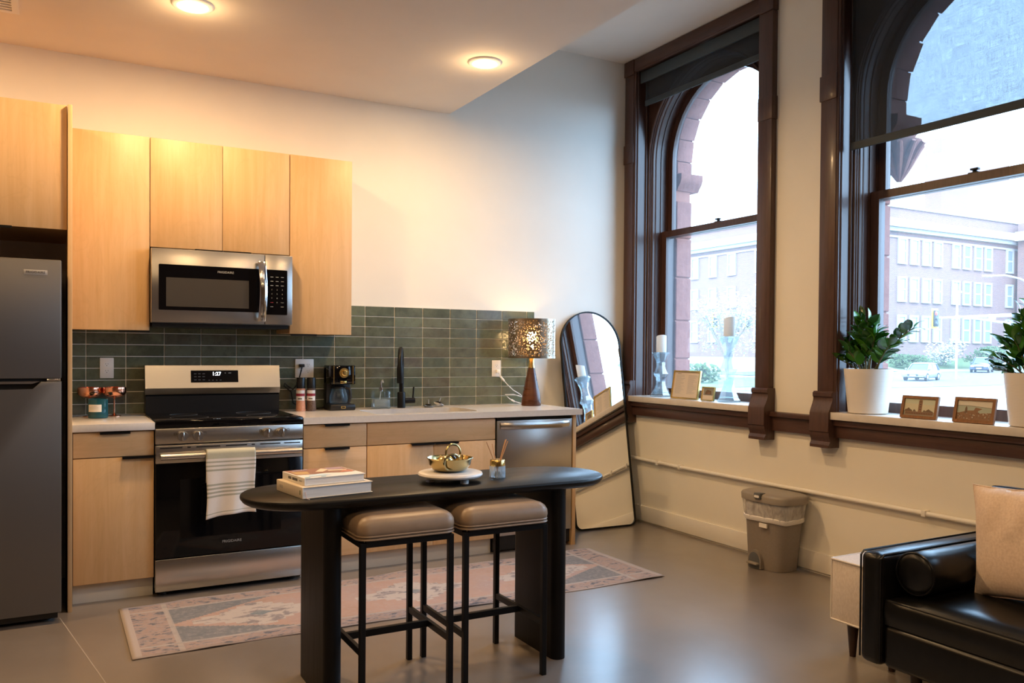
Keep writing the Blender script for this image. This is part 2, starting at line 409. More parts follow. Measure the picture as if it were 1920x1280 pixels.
c = n.mix(n.ramp(fine, [(.48, (0, 0, 0)), (.76, (.6, .6, .6))]), c, (.56, .50, .47)); c = n.mix(1.0, c, (.66, .66, .70), 'MULTIPLY'); n.color(c); n.bump(fine, .3, .002)
# outside
m = mat('sandstone', (.42, .16, .11), .9); n = N(m); oi = n.new('ShaderNodeObjectInfo'); f = n.noise(n.coord('Object'), 14, 6, .7)
n.color(n.mix(n.math('MULTIPLY', oi.outputs['Random'], .5), n.ramp(f, [(.3, (.20, .060, .040)), (.7, (.31, .115, .078))]), (.27, .105, .08))); n.bump(f, .6, .01)
noisy('mortar', (.32, .12, .08), (.36, .14, .095), 20, .9)
m = mat('facade_brick', (.3, .14, .1), .9); n = N(m); br = n.new('ShaderNodeTexBrick'); br.inputs['Scale'].default_value = 1.0
br.inputs['Brick Width'].default_value = .42; br.inputs['Row Height'].default_value = .14; br.inputs['Mortar Size'].default_value = .012
br.inputs['Color1'].default_value = (.165, .090, .080, 1); br.inputs['Color2'].default_value = (.135, .075, .07, 1); br.inputs['Mortar'].default_value = (.25, .20, .18, 1)
tc = n.new('ShaderNodeTexCoord'); sx = n.new('ShaderNodeSeparateXYZ'); n.link(tc.outputs['Object'], sx.inputs[0]); cb = n.new('ShaderNodeCombineXYZ')
n.link(n.math('ADD', sx.outputs[0], sx.outputs[1]), cb.inputs[0]); n.link(sx.outputs[2], cb.inputs[1]); n.link(cb.outputs[0], br.inputs['Vector']); n.color(br.outputs['Color'])
noisy('limestone', (.30, .29, .27), (.35, .34, .32), 6, .8); mat('facade_glass', (.16, .20, .24), .08, spec=.7); mat('facade_frame', (.30, .30, .29), .5)
noisy('asphalt', (.085, .087, .092), (.11, .112, .118), 4, .9); noisy('grass', (.045, .085, .025), (.085, .11, .04), 2, .95); noisy('pavement', (.18, .18, .172), (.215, .215, .205), 2, .9)
mat('leaf_bush', (.045, .075, .025), .8); mat('blossom', (.26, .25, .20), .8); noisy('bark', (.16, .12, .09), (.25, .20, .16), 12, .9)
mat('car_silver', (.20, .22, .24), .25, .5); mat('car_blue', (.03, .04, .07), .15, .3, coat=.6); mat('tyre', (.02, .02, .02), .8); mat('hub', (.5, .5, .52), .3, .8); mat('lamp_glass', (.7, .7, .7), .1); mat('tail_red', (.4, .02, .02), .3); mat('plate_white', (.7, .7, .7), .5)
mat('signal_yellow', (.55, .42, .03), .5); mat('signal_red', (.6, .02, .02), .4, emit=(1, .05, .03), estr=4.0); mat('signal_dark', (.03, .03, .03), .4); mat('pole_grey', (.55, .56, .57), .4, .3)
# small goods
m = mat('zz_leaf', (.020, .10, .016), .22, spec=.55, coat=.3); n = N(m); oi = n.new('ShaderNodeObjectInfo')
n.color(n.ramp(oi.outputs['Random'], [(0, (.012, .065, .016)), (.5, (.028, .125, .020)), (1, (.075, .26, .022))]))
noisy('zz_stem', (.10, .11, .04), (.16, .12, .06), 20, .5); noisy('soil', (.03, .022, .015), (.06, .045, .03), 60, .95)
m = mat('pot_white', (.76, .71, .64), .45); n = N(m); tc = n.new('ShaderNodeTexCoord'); sx = n.new('ShaderNodeSeparateXYZ'); n.link(tc.outputs['Object'], sx.inputs[0])
n.bump(n.math('SINE', n.math('MULTIPLY', sx.outputs[2], 850.0)), .12, .002)
m = bpy.data.materials.new('wax'); m.use_nodes = True; nt = m.node_tree; nt.nodes.clear(); MATS['wax'] = m
o = nt.nodes.new('ShaderNodeOutputMaterial'); da = nt.nodes.new('ShaderNodeBsdfDiffuse'); db = nt.nodes.new('ShaderNodeBsdfTranslucent'); mx = nt.nodes.new('ShaderNodeMixShader'); mx.inputs[0].default_value = .35
for q_ in (da, db): q_.inputs[0].default_value = (.86, .84, .80, 1)
nt.links.new(da.outputs[0], mx.inputs[1]); nt.links.new(db.outputs[0], mx.inputs[2]); nt.links.new(mx.outputs[0], o.inputs[0])
mat('candle_wax', (.30, .42, .40), .5)
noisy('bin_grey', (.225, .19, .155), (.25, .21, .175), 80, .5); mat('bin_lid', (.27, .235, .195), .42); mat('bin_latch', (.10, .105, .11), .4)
m = mat('bin_bag', (.80, .78, .75), .25, alpha=.5); n = N(m); f = n.noise(n.coord('Object', (1, 1, .35)), 24, 4, .6, 1.2); n.bump(f, .9, .01)
n.link(n.ramp(f, [(.3, (.28, .28, .28)), (.7, (.66, .66, .66))]), n.p.inputs['Alpha'])
mat('bag_hem', (.82, .79, .75), .35, alpha=.9); mat('paper', (.70, .62, .52), .8); mat('paper_white', (.82, .80, .77), .7); mat('label_cream', (.75, .70, .62), .7); mat('ink', (.16, .13, .11), .8)
noisy('page_edge', (.60, .58, .56), (.72, .70, .68), 8, .8, (1, 1, 60)); mat('book_cream', (.72, .62, .48), .6); mat('book_white', (.80, .78, .74), .45)
for nm, c in (('cv_brown', (.30, .15, .10)), ('cv_ochre', (.50, .33, .14)), ('cv_cream', (.72, .60, .42)), ('cv_blue', (.55, .70, .80)), ('cv_cyan', (.20, .50, .62)), ('cv_mauve', (.36, .26, .30)), ('cv_red', (.50, .20, .13)), ('cv_green', (.10, .16, .06)),
              ('pc_sky', (.56, .52, .36)), ('pc_haze', (.50, .53, .40)), ('pc_brick', (.23, .12, .06)), ('pc_roof', (.14, .085, .045)), ('pc_grey', (.25, .25, .20)), ('pc_sea', (.36, .40, .32)), ('pc_dark', (.07, .045, .03)), ('pc_white', (.62, .58, .48))): mat(nm, c, .55)
noisy('salt_pink', (.62, .26, .15), (.74, .40, .27), 120, .6); noisy('pepper_dark', (.07, .04, .03), (.20, .13, .09), 160, .6); mat('label_red', (.30, .02, .04), .5)
mat('ribbon', (.70, .55, .52), .6); mat('stick_rattan', (.66, .36, .17), .6); mat('cord_white', (.8, .78, .75), .4)
mat('cord_black', (.01, .01, .01), .5)

# ------------------------------------------------------------------ room shell
XR, YB = 3.96, 5.31                       # window wall, kitchen wall
XL, YF = -2.6, -3.2
ZC, ZC2, XS = 2.945, 3.55, 2.424          # lower ceiling, raised strip along the windows
PITCH_W, HW = 1.898, 0.648
YC = [4.53, 4.53-PITCH_W, 4.53-2*PITCH_W]
floor = struct('floor', MB().box(XL, XR+.34, YF, YB+.1, -.12, 0), 'concrete')
g0, g1 = onZ(112, 1158, 0), onZ(205, 1290, 0)
d = (g1-g0).normalized(); nrm = Vector((-d.y, d.x, 0))*.002
b = MB(); b.face([tuple(p+Vector((0, 0, .0006))) for p in (g0-nrm, g1+d*1.2-nrm, g1+d*1.2+nrm, g0+nrm)]); link('saw_cut', b, 'cut_line', floor)
wall_back = struct('wall_back', MB().box(XL-.1, XR+.34, YB, YB+.1, 0, 3.75), 'wall_paint')
struct('wall_left', MB().box(XL-.1, XL, YF, YB, 0, 3.75), 'wall_dark')
struct('wall_front', MB().box(XL-.1, XR+.34, YF-.1, YF, 0, 3.75), 'wall_dark')
b = MB(); b.box(XL, XS, YF, YB, ZC, 3.75); b.box(XS, XR+.34, YF, YB, ZC2, 3.75); struct('ceiling', b, 'ceiling_paint')
b = MB(); lo = YB; Zs, Zh, OW = .922, 3.47, .662
for yc in YC:
    b.box(XR, XR+.34, yc+OW, lo, Zs, Zh); lo = yc-OW
b.box(XR, XR+.34, YF, lo, Zs, Zh); b.box(XR, XR+.34, YF, YB, 0, Zs); b.box(XR, XR+.34, YF, YB, Zh, 3.75)
struct('wall_right', b, 'wall_paint_window')
b = MB(); b.box(XR-.015, XR, YF, YB, .014, .128, .003); struct('baseboard_right', b, 'baseboard_paint')
b = MB(); b.box(3.09, XR-.015, YB-.015, YB, .0, .128, .003); struct('baseboard_back', b, 'baseboard_paint')

# backsplash: stacked green tiles on the kitchen wall
b = MB(); b.box(.089, 3.120, YB-.0062, YB, .915, 1.592); link('grout', b, 'grout', wall_back)
xs = [.089] + [.170+.2059*i for i in range(15)]; xs = [x for x in xs if x < 3.06] + [3.118]
tile_me = {}
for i in range(len(xs)-1):
    for k in range(10):
        z1 = 1.590-.0681*k; z0 = max(z1-.0681, .916)
        if z0 > 1.40 and xs[i+1] < 1.62 and not (z0 < 1.45 and xs[i] < 1.24): continue
        wd, hg = xs[i+1]-xs[i], z1-z0; key = (round(wd, 3), round(hg, 3))
        if key not in tile_me:
            t = link('tile', MB().box(-wd/2+.0022, wd/2-.0022, -.006, 0, -hg/2+.0022, hg/2-.0022, .0018, 1), 'tile_glaze', wall_back, local=True, smooth=False); tile_me[key] = t.data
        else:
            t = bpy.data.objects.new('tile', tile_me[key]); COL.objects.link(t); t.parent = wall_back
        t.location = ((xs[i]+xs[i+1])/2, YB-.0042+random.uniform(-.0006, .0006), (z0+z1)/2); t.rotation_euler = (random.uniform(-.006, .006), 0, random.uniform(-.004, .004))

# ------------------------------------------------------------------ windows
def arch(hw, z0, zs, n=24):
    return [(-hw, z0), (-hw, zs)] + [(-hw*math.cos(math.pi*i/n), zs+hw*math.sin(math.pi*i/n)) for i in range(1, n)] + [(hw, zs), (hw, z0)]
def archrect(HWo, z0, zs, zt, n=24):          # points on a rectangle matched to arch()
    out = [(-HWo, z0), (-HWo, zs)]
    for i in range(1, n):
        t = math.pi*i/n; c, s_ = -math.cos(t), math.sin(t)
        k = min(HWo/abs(c) if abs(c) > 1e-6 else 9, (zt-zs)/s_); out.append((c*k, zs+s_*k))
    return out + [(HWo, zs), (HWo, z0)]
ZSP = 2.78
def rect4(hw, z0, z1): return [(-hw, z0), (-hw, z1), (hw, z1), (hw, z0)]
def build_window(yc):
    W = thing('window_1', None, None, (XR, yc, 0), kind='structure')
    S = lambda pts: [(yc+p[0], p[1]) for p in pts]
    def P(name, b, m='window_wood', par=W, **k): return link(name, b, m, par, **k)
    for s in (1, -1):
        ys = lambda a, c: sorted((yc+s*a, yc+s*c))
        y0, y1 = ys(HW, HW+.112)
        b = MB().box(XR-.045, XR, y0, y1, 1.05, 3.43, .004); P('casing', b)
        y0, y1 = ys(HW-.002, HW+.118); P('casing_block', MB().box(XR-.052, XR, y0, y1, 2.757, 2.903, .004))
        y0, y1 = ys(HW-.002, HW+.118); P('corner_block', MB().box(XR-.052, XR, y0, y1, 3.432, 3.546, .005))
        y0, y1 = ys(HW-.012, HW+.125)
        prof = [(0, 1.080), (-.060, 1.080), (-.070, 1.070), (-.070, 1.052), (-.060, 1.044), (-.060, 1.030), (-.066, 1.012), (-.086, .978), (-.094, .955), (-.096, .850), (-.088, .846), (-.090, .826), (-.076, .806), (-.074, .792), (-.088, .774), (-.088, .757), (0, .757)]
        P('corbel', MB().prism([(XR+x, z) for x, z in prof], y0, y1, 'XZ', .002, 1))
        y0, y1 = ys(HW-.004, HW+.02); P('jamb_lining', MB().box(XR-.04, XR+.15, y0, y1, .964, 3.462))
        b = MB()
        for xx, u, r in ((XR-.030, HW-.004, .010), (XR-.008, HW-.004, .012), (XR+.075, HW-.006, .009)): b.cyl((xx, yc+s*u, .964), (xx, yc+s*u, 3.46), r, n=10)
        P('bead', b)
    P('head_casing', MB().box(XR-.045, XR, yc-HW, yc+HW, 3.456, 3.546, .004), 'window_wood_h')
    P('head_bead', MB().cyl((XR-.03, yc-HW, 3.456), (XR-.03, yc+HW, 3.456), .011, n=10), 'window_wood_h')
    P('head_lining', MB().box(XR-.04, XR+.15, yc-HW, yc+HW, 3.458, 3.475), 'window_wood_h')
    P('spandrel', MB().ring(S(archrect(.66, .964, ZSP, 3.462)), S(arch(.634, .964, ZSP)), XR+.10, XR+.13, 'YZ', closed=False))
    b = MB()
    for hw, xx, r in ((.632, XR+.095, .009), (.629, XR+.112, .007), (.626, XR+.128, .009), (.620, XR+.152, .007)):
        b.tube([(xx, yc+p[0], p[1]) for p in arch(hw, .964, ZSP)], r, 8)
    P('arch_moulding', b)
    P('arch_frame', MB().ring(S(archrect(.66, .964, ZSP, 3.462)), S(arch(.618, .964, ZSP)), XR+.13, XR+.20, 'YZ', closed=False))
    P('sash_channel', MB().ring(S(archrect(.66, .964, ZSP, 3.462)), S(arch(.612, .964, ZSP)), XR+.20, XR+.338, 'YZ', closed=False))
    P('parting_bead', MB().ring(S(archrect(.66, .964, ZSP, 3.462)), S(arch(.602, .964, ZSP)), XR+.253, XR+.262, 'YZ', closed=False))
    up = P('upper_sash', MB().ring(S(arch(.610, 2.19, ZSP)), S(arch(.555, 2.237, ZSP)), XR+.264, XR+.304, 'YZ'))
    ap = arch(.557, 2.235, ZSP)
    P('pane', MB().prism(S(ap), XR+.282, XR+.286, 'YZ'), 'window_glass', up)
    lw = P('lower_sash', MB().ring(S(rect4(.610, .964, 2.237)), S(rect4(.555, 1.022, 2.190)), XR+.21, XR+.25, 'YZ'))
    P('pane', MB().box(XR+.228, XR+.232, yc-.557, yc+.557, 1.02, 2.192), 'window_glass', lw)
    b = MB(); b.box(XR+.214, XR+.246, yc-.028, yc+.028, 2.237, 2.243); b.cyl((XR+.23, yc, 2.243), (XR+.23, yc, 2.258), .012, n=12); b.box(XR+.205, XR+.228, yc-.03, yc+.012, 2.252, 2.262, .002); P('sash_lock', b, 'black_metal', lw)
    for s in (1, -1):
        P('sash_lift', MB().lathe([(0, 0), (.016, 0), (.016, .006), (.010, .010), (.014, .018), (0, .022)], n=12), 'black_metal', lw)
    P('stool', MB().box(XR-.08, XR+.21, yc-HW+.003, yc+HW-.003, .922, .964, .003), 'stone_sill')
    P('apron', MB().box(XR-.040, XR, yc-HW, yc+HW, .817, .885, .002), 'window_wood_h')
    P('apron_moulding', MB().box(XR-.058, XR, yc-HW, yc+HW, .885, .922, .006), 'window_wood_h')
    k = 0
    for ch in lw.children:
        if ch.name.startswith('sash_lift'):
            ch.rotation_euler = (0, R(-90), 0); ch.location = (.212, (.30, -.30)[k], .995); k += 1
    return W
win1 = build_window(YC[0])
for i in (1, 2):
    c = copy_tree(win1); c.name = 'window_%d' % (i+1); c.location = (XR, YC[i], 0); ORG[c.name] = Vector(c.location)
b = MB(); y1, y0 = YC[0]-HW-.126, YC[1]+HW+.126
b.box(XR-.030, XR, y0, y1, .817, .905); b.box(XR-.052, XR, y0, y1, .905, .935, .005); struct('trim_1', b, 'window_wood_h')
b = MB(); y1, y0 = YC[1]-HW-.126, YC[2]+HW+.126
b.box(XR-.030, XR, y0, y1, .817, .905); b.box(XR-.052, XR, y0, y1, .905, .935, .005); struct('trim_2', b, 'window_wood_h')

# roller shades
def shade(yc, zb, label):
    T = thing('roller_shade', label, 'shade', (XR+.05, yc, 3.45), group='roller shades in the windows')
    link('fascia', MB().box(XR+.005, XR+.012, yc-.632, yc+.632, 3.362, 3.448, .002), 'shade_solid', T)
    link('roller', MB().cyl((XR+.045, yc-.628, 3.40), (XR+.045, yc+.628, 3.40), .026, n=20), 'shade_solid', T)
    link('fabric', MB().box(XR+.0430, XR+.0436, yc-.618, yc+.618, zb+.03, 3.40), 'shade_fabric', T)
    link('hem_bar', MB().box(XR+.038, XR+.049, yc-.618, yc+.618, zb, zb+.044, .003), 'shade_solid', T)
    link('bead_chain', MB().cyl((XR+.02, yc-.628, 2.2), (XR+.02, yc-.628, 3.40), .0022, n=6), 'white_metal', T)
    return T
shade(YC[0], 3.19, 'dark roller shade rolled almost fully up in the window beside the mirror')
shade(YC[1], 2.46, 'dark mesh roller shade pulled halfway down behind the potted plants')
shade(YC[2], 3.19, 'dark roller shade in the window beside the sofa')

# exterior masonry
ext = MB(); ZST, RS = 2.80, .59
for yc in YC:
    o = [(yc+p[0], p[1]) for p in archrect(PITCH_W/2, -1.4, ZST, 4.6)]; i_ = [(yc+p[0], p[1]) for p in arch(.604, -1.4, ZST)]
    if yc == YC[1]: o[-1:-1] = [(o[-1][0], 2.572), (o[-1][0], 2.560)]; i_[-1:] = [(yc+.604, 2.572), (yc+.704, 2.560), (yc+.704, -1.4)]
    ext.ring(o, i_, XR+.345, XR+.485, 'YZ', closed=False)
    ext.box(XR+.345, XR+.50, yc-.86, yc+.86, -1.4, .80)
ext.box(XR+.345, XR+.50, YC[0]+PITCH_W/2, YC[0]+PITCH_W/2+3, -1.4, 4.6)
wall_ext = struct('wall_exterior', ext, 'mortar')
for wi, yc in enumerate(YC[:2]):
    bxm = MB().box(XR+.342, XR+.52, yc-.86, yc+.86, .80, .93, .01); link('stone', bxm, 'sandstone', wall_ext)
    for s in (1, -1):
        z = .934
        for hgt in (.32, .30, .34, .31, .295):
            RJ = .690 if (wi == 1 and s > 0) else RS
            y0, y1 = sorted((yc+s*RJ, yc+s*.855)); z1 = min(z+hgt, 2.57)
            link('stone', MB().box(XR+.342, XR+.495, y0, y1, z, z1-.010, .006, 1), 'sandstone', wall_ext); z = z1
        y0, y1 = sorted((yc+s*(RS-.05), yc+s*.87))
        prof = [(y0, 2.66), (y0, 2.70), (y1, 2.70), (y1, 2.572), (y0+.05, 2.572), (y0+.035, 2.60), (y0+.012, 2.625)] if s > 0 else [(y1, 2.66), (y1, 2.70), (y0, 2.70), (y0, 2.572), (y1-.05, 2.572), (y1-.035, 2.60), (y1-.012, 2.625)]
        link('stone', MB().prism(prof, XR+.342, XR+.56, 'YZ'), 'sandstone', wall_ext)
        y0, y1 = sorted((yc+s*RS, yc+s*.855)); link('stone', MB().box(XR+.342, XR+.495, y0, y1, 2.706, 2.80, .006, 1), 'sandstone', wall_ext)
        if wi == 1 and s > 0:                  # carved leaf corbel under the impost
            cy = yc+s*(RS+.05); b = MB()
            b.lathe([(0, 2.33), (.012, 2.335), (.030, 2.37), (.055, 2.42), (.085, 2.49), (.118, 2.55), (.125, 2.57), (0, 2.57)], (XR+.50, cy, 0), 20)
            for q in range(10):
                a = 2*math.pi*q/10
                b.tube([(XR+.50+math.cos(a)*r_, cy+math.sin(a)*r_, z_) for r_, z_ in ((.010, 2.335), (.036, 2.38), (.062, 2.43), (.095, 2.50), (.134, 2.55), (.142, 2.54))], [.006, .012, .017, .022, .015, .006], 8)
            link('capital', b, 'sandstone', wall_ext)
    nv = 11
    for q in range(nv):
        a0 = math.pi*q/nv+.008; a1 = math.pi*(q+1)/nv-.008; pts = []
        for t in (a0, (a0+a1)/2, a1): pts.append((yc+RS*math.cos(t), ZST+RS*math.sin(t)))
        for t in (a1, (a0+a1)/2, a0): pts.append((yc+.87*math.cos(t), ZST+.87*math.sin(t)))
        link('stone', MB().prism(pts, XR+.342, XR+.495+random.uniform(0, .02), 'YZ', .006, 1), 'sandstone', wall_ext)

# light portals in the glazed openings
for yc in YC:
    pd = bpy.data.lights.new('window_portal', 'AREA'); pd.shape = 'RECTANGLE'; pd.size = 1.22; pd.size_y = 2.45; pd.cycles.is_portal = True
    po = bpy.data.objects.new('window_portal', pd); COL.objects.link(po); po.location = (XR+.34, yc, 2.18); po.rotation_euler = (R(90), 0, R(90))

# ------------------------------------------------------------------ ceiling fittings
def downlight(x, y, label, watts=DOWN_W):
    T = thing('ceiling_light', label, 'light', (x, y, ZC), group='recessed ceiling lights')
    link('trim_ring', MB().lathe([(.066, -.004), (.072, -.012), (.090, -.010), (.098, -.003), (.099, 0), (.066, 0)], (x, y, ZC), 40), 'white_metal', T)
    link('lens', MB().lathe([(0, -.0085), (.045, -.0085), (.067, -.005), (.067, -.001)], (x, y, ZC), 32), 'lens', T)
    ld = bpy.data.lights.new('ceiling_lamp', 'AREA'); ld.shape = 'DISK'; ld.size = .13; ld.energy = watts; ld.color = WARM; ld.spread = R(180)
    lo_ = bpy.data.objects.new('ceiling_lamp', ld); COL.objects.link(lo_); lo_.parent = T; lo_.location = (0, 0, -.014)
    gd = bpy.data.lights.new('ceiling_glow', 'POINT'); gd.energy = watts*.10; gd.color = WARM; gd.shadow_soft_size = .06; go = bpy.data.objects.new('ceiling_glow', gd); COL.objects.link(go); go.parent = T; go.location = (0, 0, -.09)
downlight(.592, 4.262, 'lit recessed ceiling light above the range')
downlight(2.164, 4.262, 'lit recessed ceiling light above the sink, near the ceiling edge')
downlight(-.98, 4.262, 'unseen ceiling light added for warm light over the refrigerator')  # out of view, added to carry the warm light further left
for x, wh in ((-.98, 'left'), (.592, 'middle'), (2.164, 'right')):  # two rows out of view, added for their warm light
    downlight(x, 1.9, 'unseen ceiling light added for warm light over the living area, %s of its row' % wh, REAR_W)
    downlight(x, -.46, 'unseen ceiling light added for warm light at the rear of the room, %s of its row' % wh, REAR_W)
T = thing('ceiling_vent', 'white ceiling air vent at the corner above the refrigerator', 'vent', (-.30, 4.62, ZC))
link('frame', MB().ring([(-.48, 4.46), (-.14, 4.46), (-.14, 4.80), (-.48, 4.80)], [(-.45, 4.49), (-.17, 4.49), (-.17, 4.77), (-.45, 4.77)], ZC-.008, ZC-.0005), 'white_metal', T)
for i in range(8): link('slat', MB().box(-.45, -.17, 4.50+.034*i, 4.515+.034*i, ZC-.006, ZC-.002), 'white_metal', T)

# conduit along the window wall
T = thing('wall_pipe', 'thin white painted pipe running along the wall under the windows', 'pipe', (XR-.03, 3.5, .48))
link('pipe', MB().tube([(XR-.024, 5.25, .487), (XR-.024, 4.6, .478), (XR-.024, 3.2, .478), (XR-.024, -1, .478)], .013, 12), 'baseboard_paint', T)
for y in (4.87, 4.62, 2.71, 1.2): link('clip', MB().box(XR-.042, XR, y-.012, y+.012, .462, .496, .004), 'baseboard_paint', T)

# ------------------------------------------------------------------ kitchen cabinets
def pull(par, x0, x1, y, z):                 # black edge pull on the top or bottom edge of a front
    b = MB(); b.box(x0, x1, y-.022, y+.004, z-.0015, z+.0015); b.box(x0, x1, y-.022, y-.019, z-.010, z+.0015, .0008, 1)
    return link('edge_pull', b, 'bronze' if False else 'black_metal', par)
YD = 4.68                                      # plane of the base cabinet fronts
T = thing('base_cabinet', 'maple base cabinet with one drawer and door left of the range', 'cabinet', (.28, 5.0, 0), group='maple base cabinets')
bx('body', 'maple', T, .092, .466, YD+.021, YB-.01, .10, .875)
d = bx('drawer', 'maple_h', T, .0925, .4645, YD, YD+.02, .744, .868, .001); pull(d, .212, .352, YD, .870)
d = bx('door', 'maple', T, .0925, .4645, YD, YD+.02, .107, .739, .001); pull(d, .315, .4645, YD, .7405)
bx('toe_kick', 'toe_kick', T, .092, .466, YD+.058, YD+.07, 0, .10)
T = thing('drawer_cabinet', 'maple cabinet of three drawers right of the range', 'cabinet', (1.43, 5.0, 0), group='maple base cabinets')
bx('body', 'maple', T, 1.243, 1.618, YD+.021, YB-.01, .10, .875)
for z0, z1 in ((.738, .868), (.428, .733), (.107, .423)):
    d = bx('drawer', 'maple_h', T, 1.2445, 1.6165, YD, YD+.02, z0, z1, .001); pull(d, 1.364, 1.509, YD, z1+.0015)
bx('toe_kick', 'toe_kick', T, 1.243, 1.618, YD+.058, YD+.07, 0, .10)
T = thing('sink_cabinet', 'wide maple sink cabinet with a false front above two doors', 'cabinet', (2.04, 5.0, 0), group='maple base cabinets')
bx('body', 'maple', T, 1.620, 2.470, YD+.021, YB-.01, .10, .64)
bx('false_front', 'maple_h', T, 1.6215, 2.4695, YD, YD+.02, .738, .868, .001)
for x0, x1, p0, p1 in ((1.6215, 2.0435, 1.894, 2.0435), (2.0465, 2.4695, 2.0465, 2.206)):
    d = bx('door', 'maple', T, x0, x1, YD, YD+.02, .107, .733, .001); pull(d, p0, p1, YD, .7345)
bx('toe_kick', 'toe_kick', T, 1.620, 2.470, YD+.058, YD+.07, 0, .10)
bx('rail', 'maple', T, 1.620, 2.470, YD+.021, YD+.04, .65, .875)
b = MB().box(3.060, 3.086, YD+.002, YB-.002, 0, .875, .001)
solo('end_panel', b, 'maple', 'maple panel closing the cabinet run beside the dishwasher and mirror', 'panel', (3.073, 5.0, 0))
b = MB().box(.068, .088, 4.60, YB-.002, 0, 2.478, .001)
solo('tall_panel', b, 'maple', 'tall maple side panel between the refrigerator and the cabinets', 'panel', (.078, 5.0, 0))
T = thing('fridge_cabinet', 'deep maple wall cabinet above the refrigerator', 'cabinet', (-.35, 5.0, 1.88), group='maple wall cabinets')
bx('body', 'maple', T, -.80, .066, 4.645, YB-.002, 1.878, 2.478)
for x0, x1 in ((-.80, -.3685), (-.3655, .0645)):
    d = bx('door', 'maple', T, x0, x1, 4.62, 4.642, 1.872, 2.476, .001)
    p0, p1 = (-.52, -.3685) if x0 < -.5 else (-.3655, -.166); pull(d, p0, p1, 4.62, 1.8705)
YU = 4.97
def wall_cab(label, doors, z0, pulls, x0, x1):
    T = thing('wall_cabinet', label, 'cabinet', ((x0+x1)/2, 5.15, z0), group='maple wall cabinets')
    bx('body', 'maple', T, x0, x1, YU+.021, YB-.002, z0+.004, 2.453)
    for (a, c), (p0, p1) in zip(doors, pulls):
        d = bx('door', 'maple', T, a, c, YU, YU+.02, z0, 2.453, .001); pull(d, p0, p1, YU, z0-.0015)
    return T
wall_cab('tall maple wall cabinet left of the microwave', [(.0915, .4695)], 1.395, [(.315, .4695)], .090, .470)
wall_cab('maple wall cabinet with two short doors above the microwave', [(.4735, .8515), (.8545, 1.2325)], 1.855, [(.703, .8515), (.8545, 1.01)], .472, 1.234)
wall_cab('tall maple wall cabinet right of the microwave', [(1.2375, 1.6155)], 1.390, [(1.238, 1.394)], 1.236, 1.616)

# worktops
b = MB().box(.089, .4675, 4.655, YB-.007, .876, .914, .002)
solo('worktop', b, 'quartz', 'short pale quartz worktop left of the range', 'worktop', (.28, 5.0, .876), group='quartz worktops')
hole = rrect(1.705, 2.405, 4.765, 5.125, .06); x0, x1, y0, y1 = 1.2395, 3.118, 4.655, YB-.007
out = []
for (x, y) in hole:
    cx, cy = 2.055, 4.945; dx, dy = x-cx, y-cy; kx = ((x1-cx) if dx > 0 else (x0-cx))/dx if abs(dx) > 1e-6 else 1e9; ky = ((y1-cy) if dy > 0 else (y0-cy))/dy if abs(dy) > 1e-6 else 1e9
    k = min(kx, ky); out.append((cx+dx*k, cy+dy*k))
for tx, ty in ((x0, y0), (x1, y0), (x0, y1), (x1, y1)):
    i = min(range(len(out)), key=lambda q: (out[q][0]-tx)**2+(out[q][1]-ty)**2); out[i] = (tx, ty)
solo('worktop', MB().ring(out, hole, .876, .914), 'quartz', 'long pale quartz worktop with the sink and lamp', 'worktop', (2.2, 5.0, .876), group='quartz worktops', ang=20)
T = thing('sink', 'stainless undermount kitchen sink under the black faucet', 'sink', (2.055, 4.945, .70))
b = MB(); L = []
for z, e in ((.8755, .012), (.8755, -.004), (.72, -.012), (.705, -.03), (.70, -.06)):
    L.append([(x, y, z) for x, y in rrect(1.705-e, 2.405+e, 4.765-e, 5.125+e, .06+max(e, -.03))])
b.loft(L, caps=False); b.face([p for p in L[-1]]); link('basin', b, 'stainless', T)
link('divider', MB().box(2.045, 2.065, 4.775, 5.115, .70, .80, .008), 'stainless', T)
for x in (1.87, 2.23): link('drain', MB().lathe([(0, .003), (.035, .003), (.045, .001), (.045, 0)], (x, 4.95, .7002), 24), 'chrome', T)

# faucet
T = thing('faucet', 'matte black gooseneck kitchen faucet behind the sink', 'faucet', (2.042, 5.215, .914))
fx, fy = 2.042, 5.215
link('base', MB().lathe([(0, 0), (.027, 0), (.027, .100), (.024, .106), (0, .106)], (fx, fy, .914), 28), 'black_metal', T)
sdx, sdy = -.42, -.9075
pts = [(fx, fy, 1.01), (fx, fy, 1.20)]
for i in range(1, 13):
    t = math.pi*i/12; o_ = .085-.085*math.cos(t); pts.append((fx+sdx*o_, fy+sdy*o_, 1.20+.105*math.sin(t)))
pts.append((fx+sdx*.17, fy+sdy*.17, 1.19)); link('neck', MB().tube(pts, .0155, 16), 'black_metal', T)
link('spray_head', MB().lathe([(0, 0), (.017, 0), (.0195, .004), (.0195, .10), (.016, .118), (0, .118)], (fx+sdx*.17, fy+sdy*.17, 1.085), 24), 'black_metal', T)
h = link('handle', MB().cyl((fx+.02, fy, .962), (fx+.093, fy, .962), .019, n=24), 'black_metal', T)
link('lever', MB().cyl((fx+.082, fy, .97), (fx+.088, fy, 1.052), .0055, n=12), 'black_metal', h)

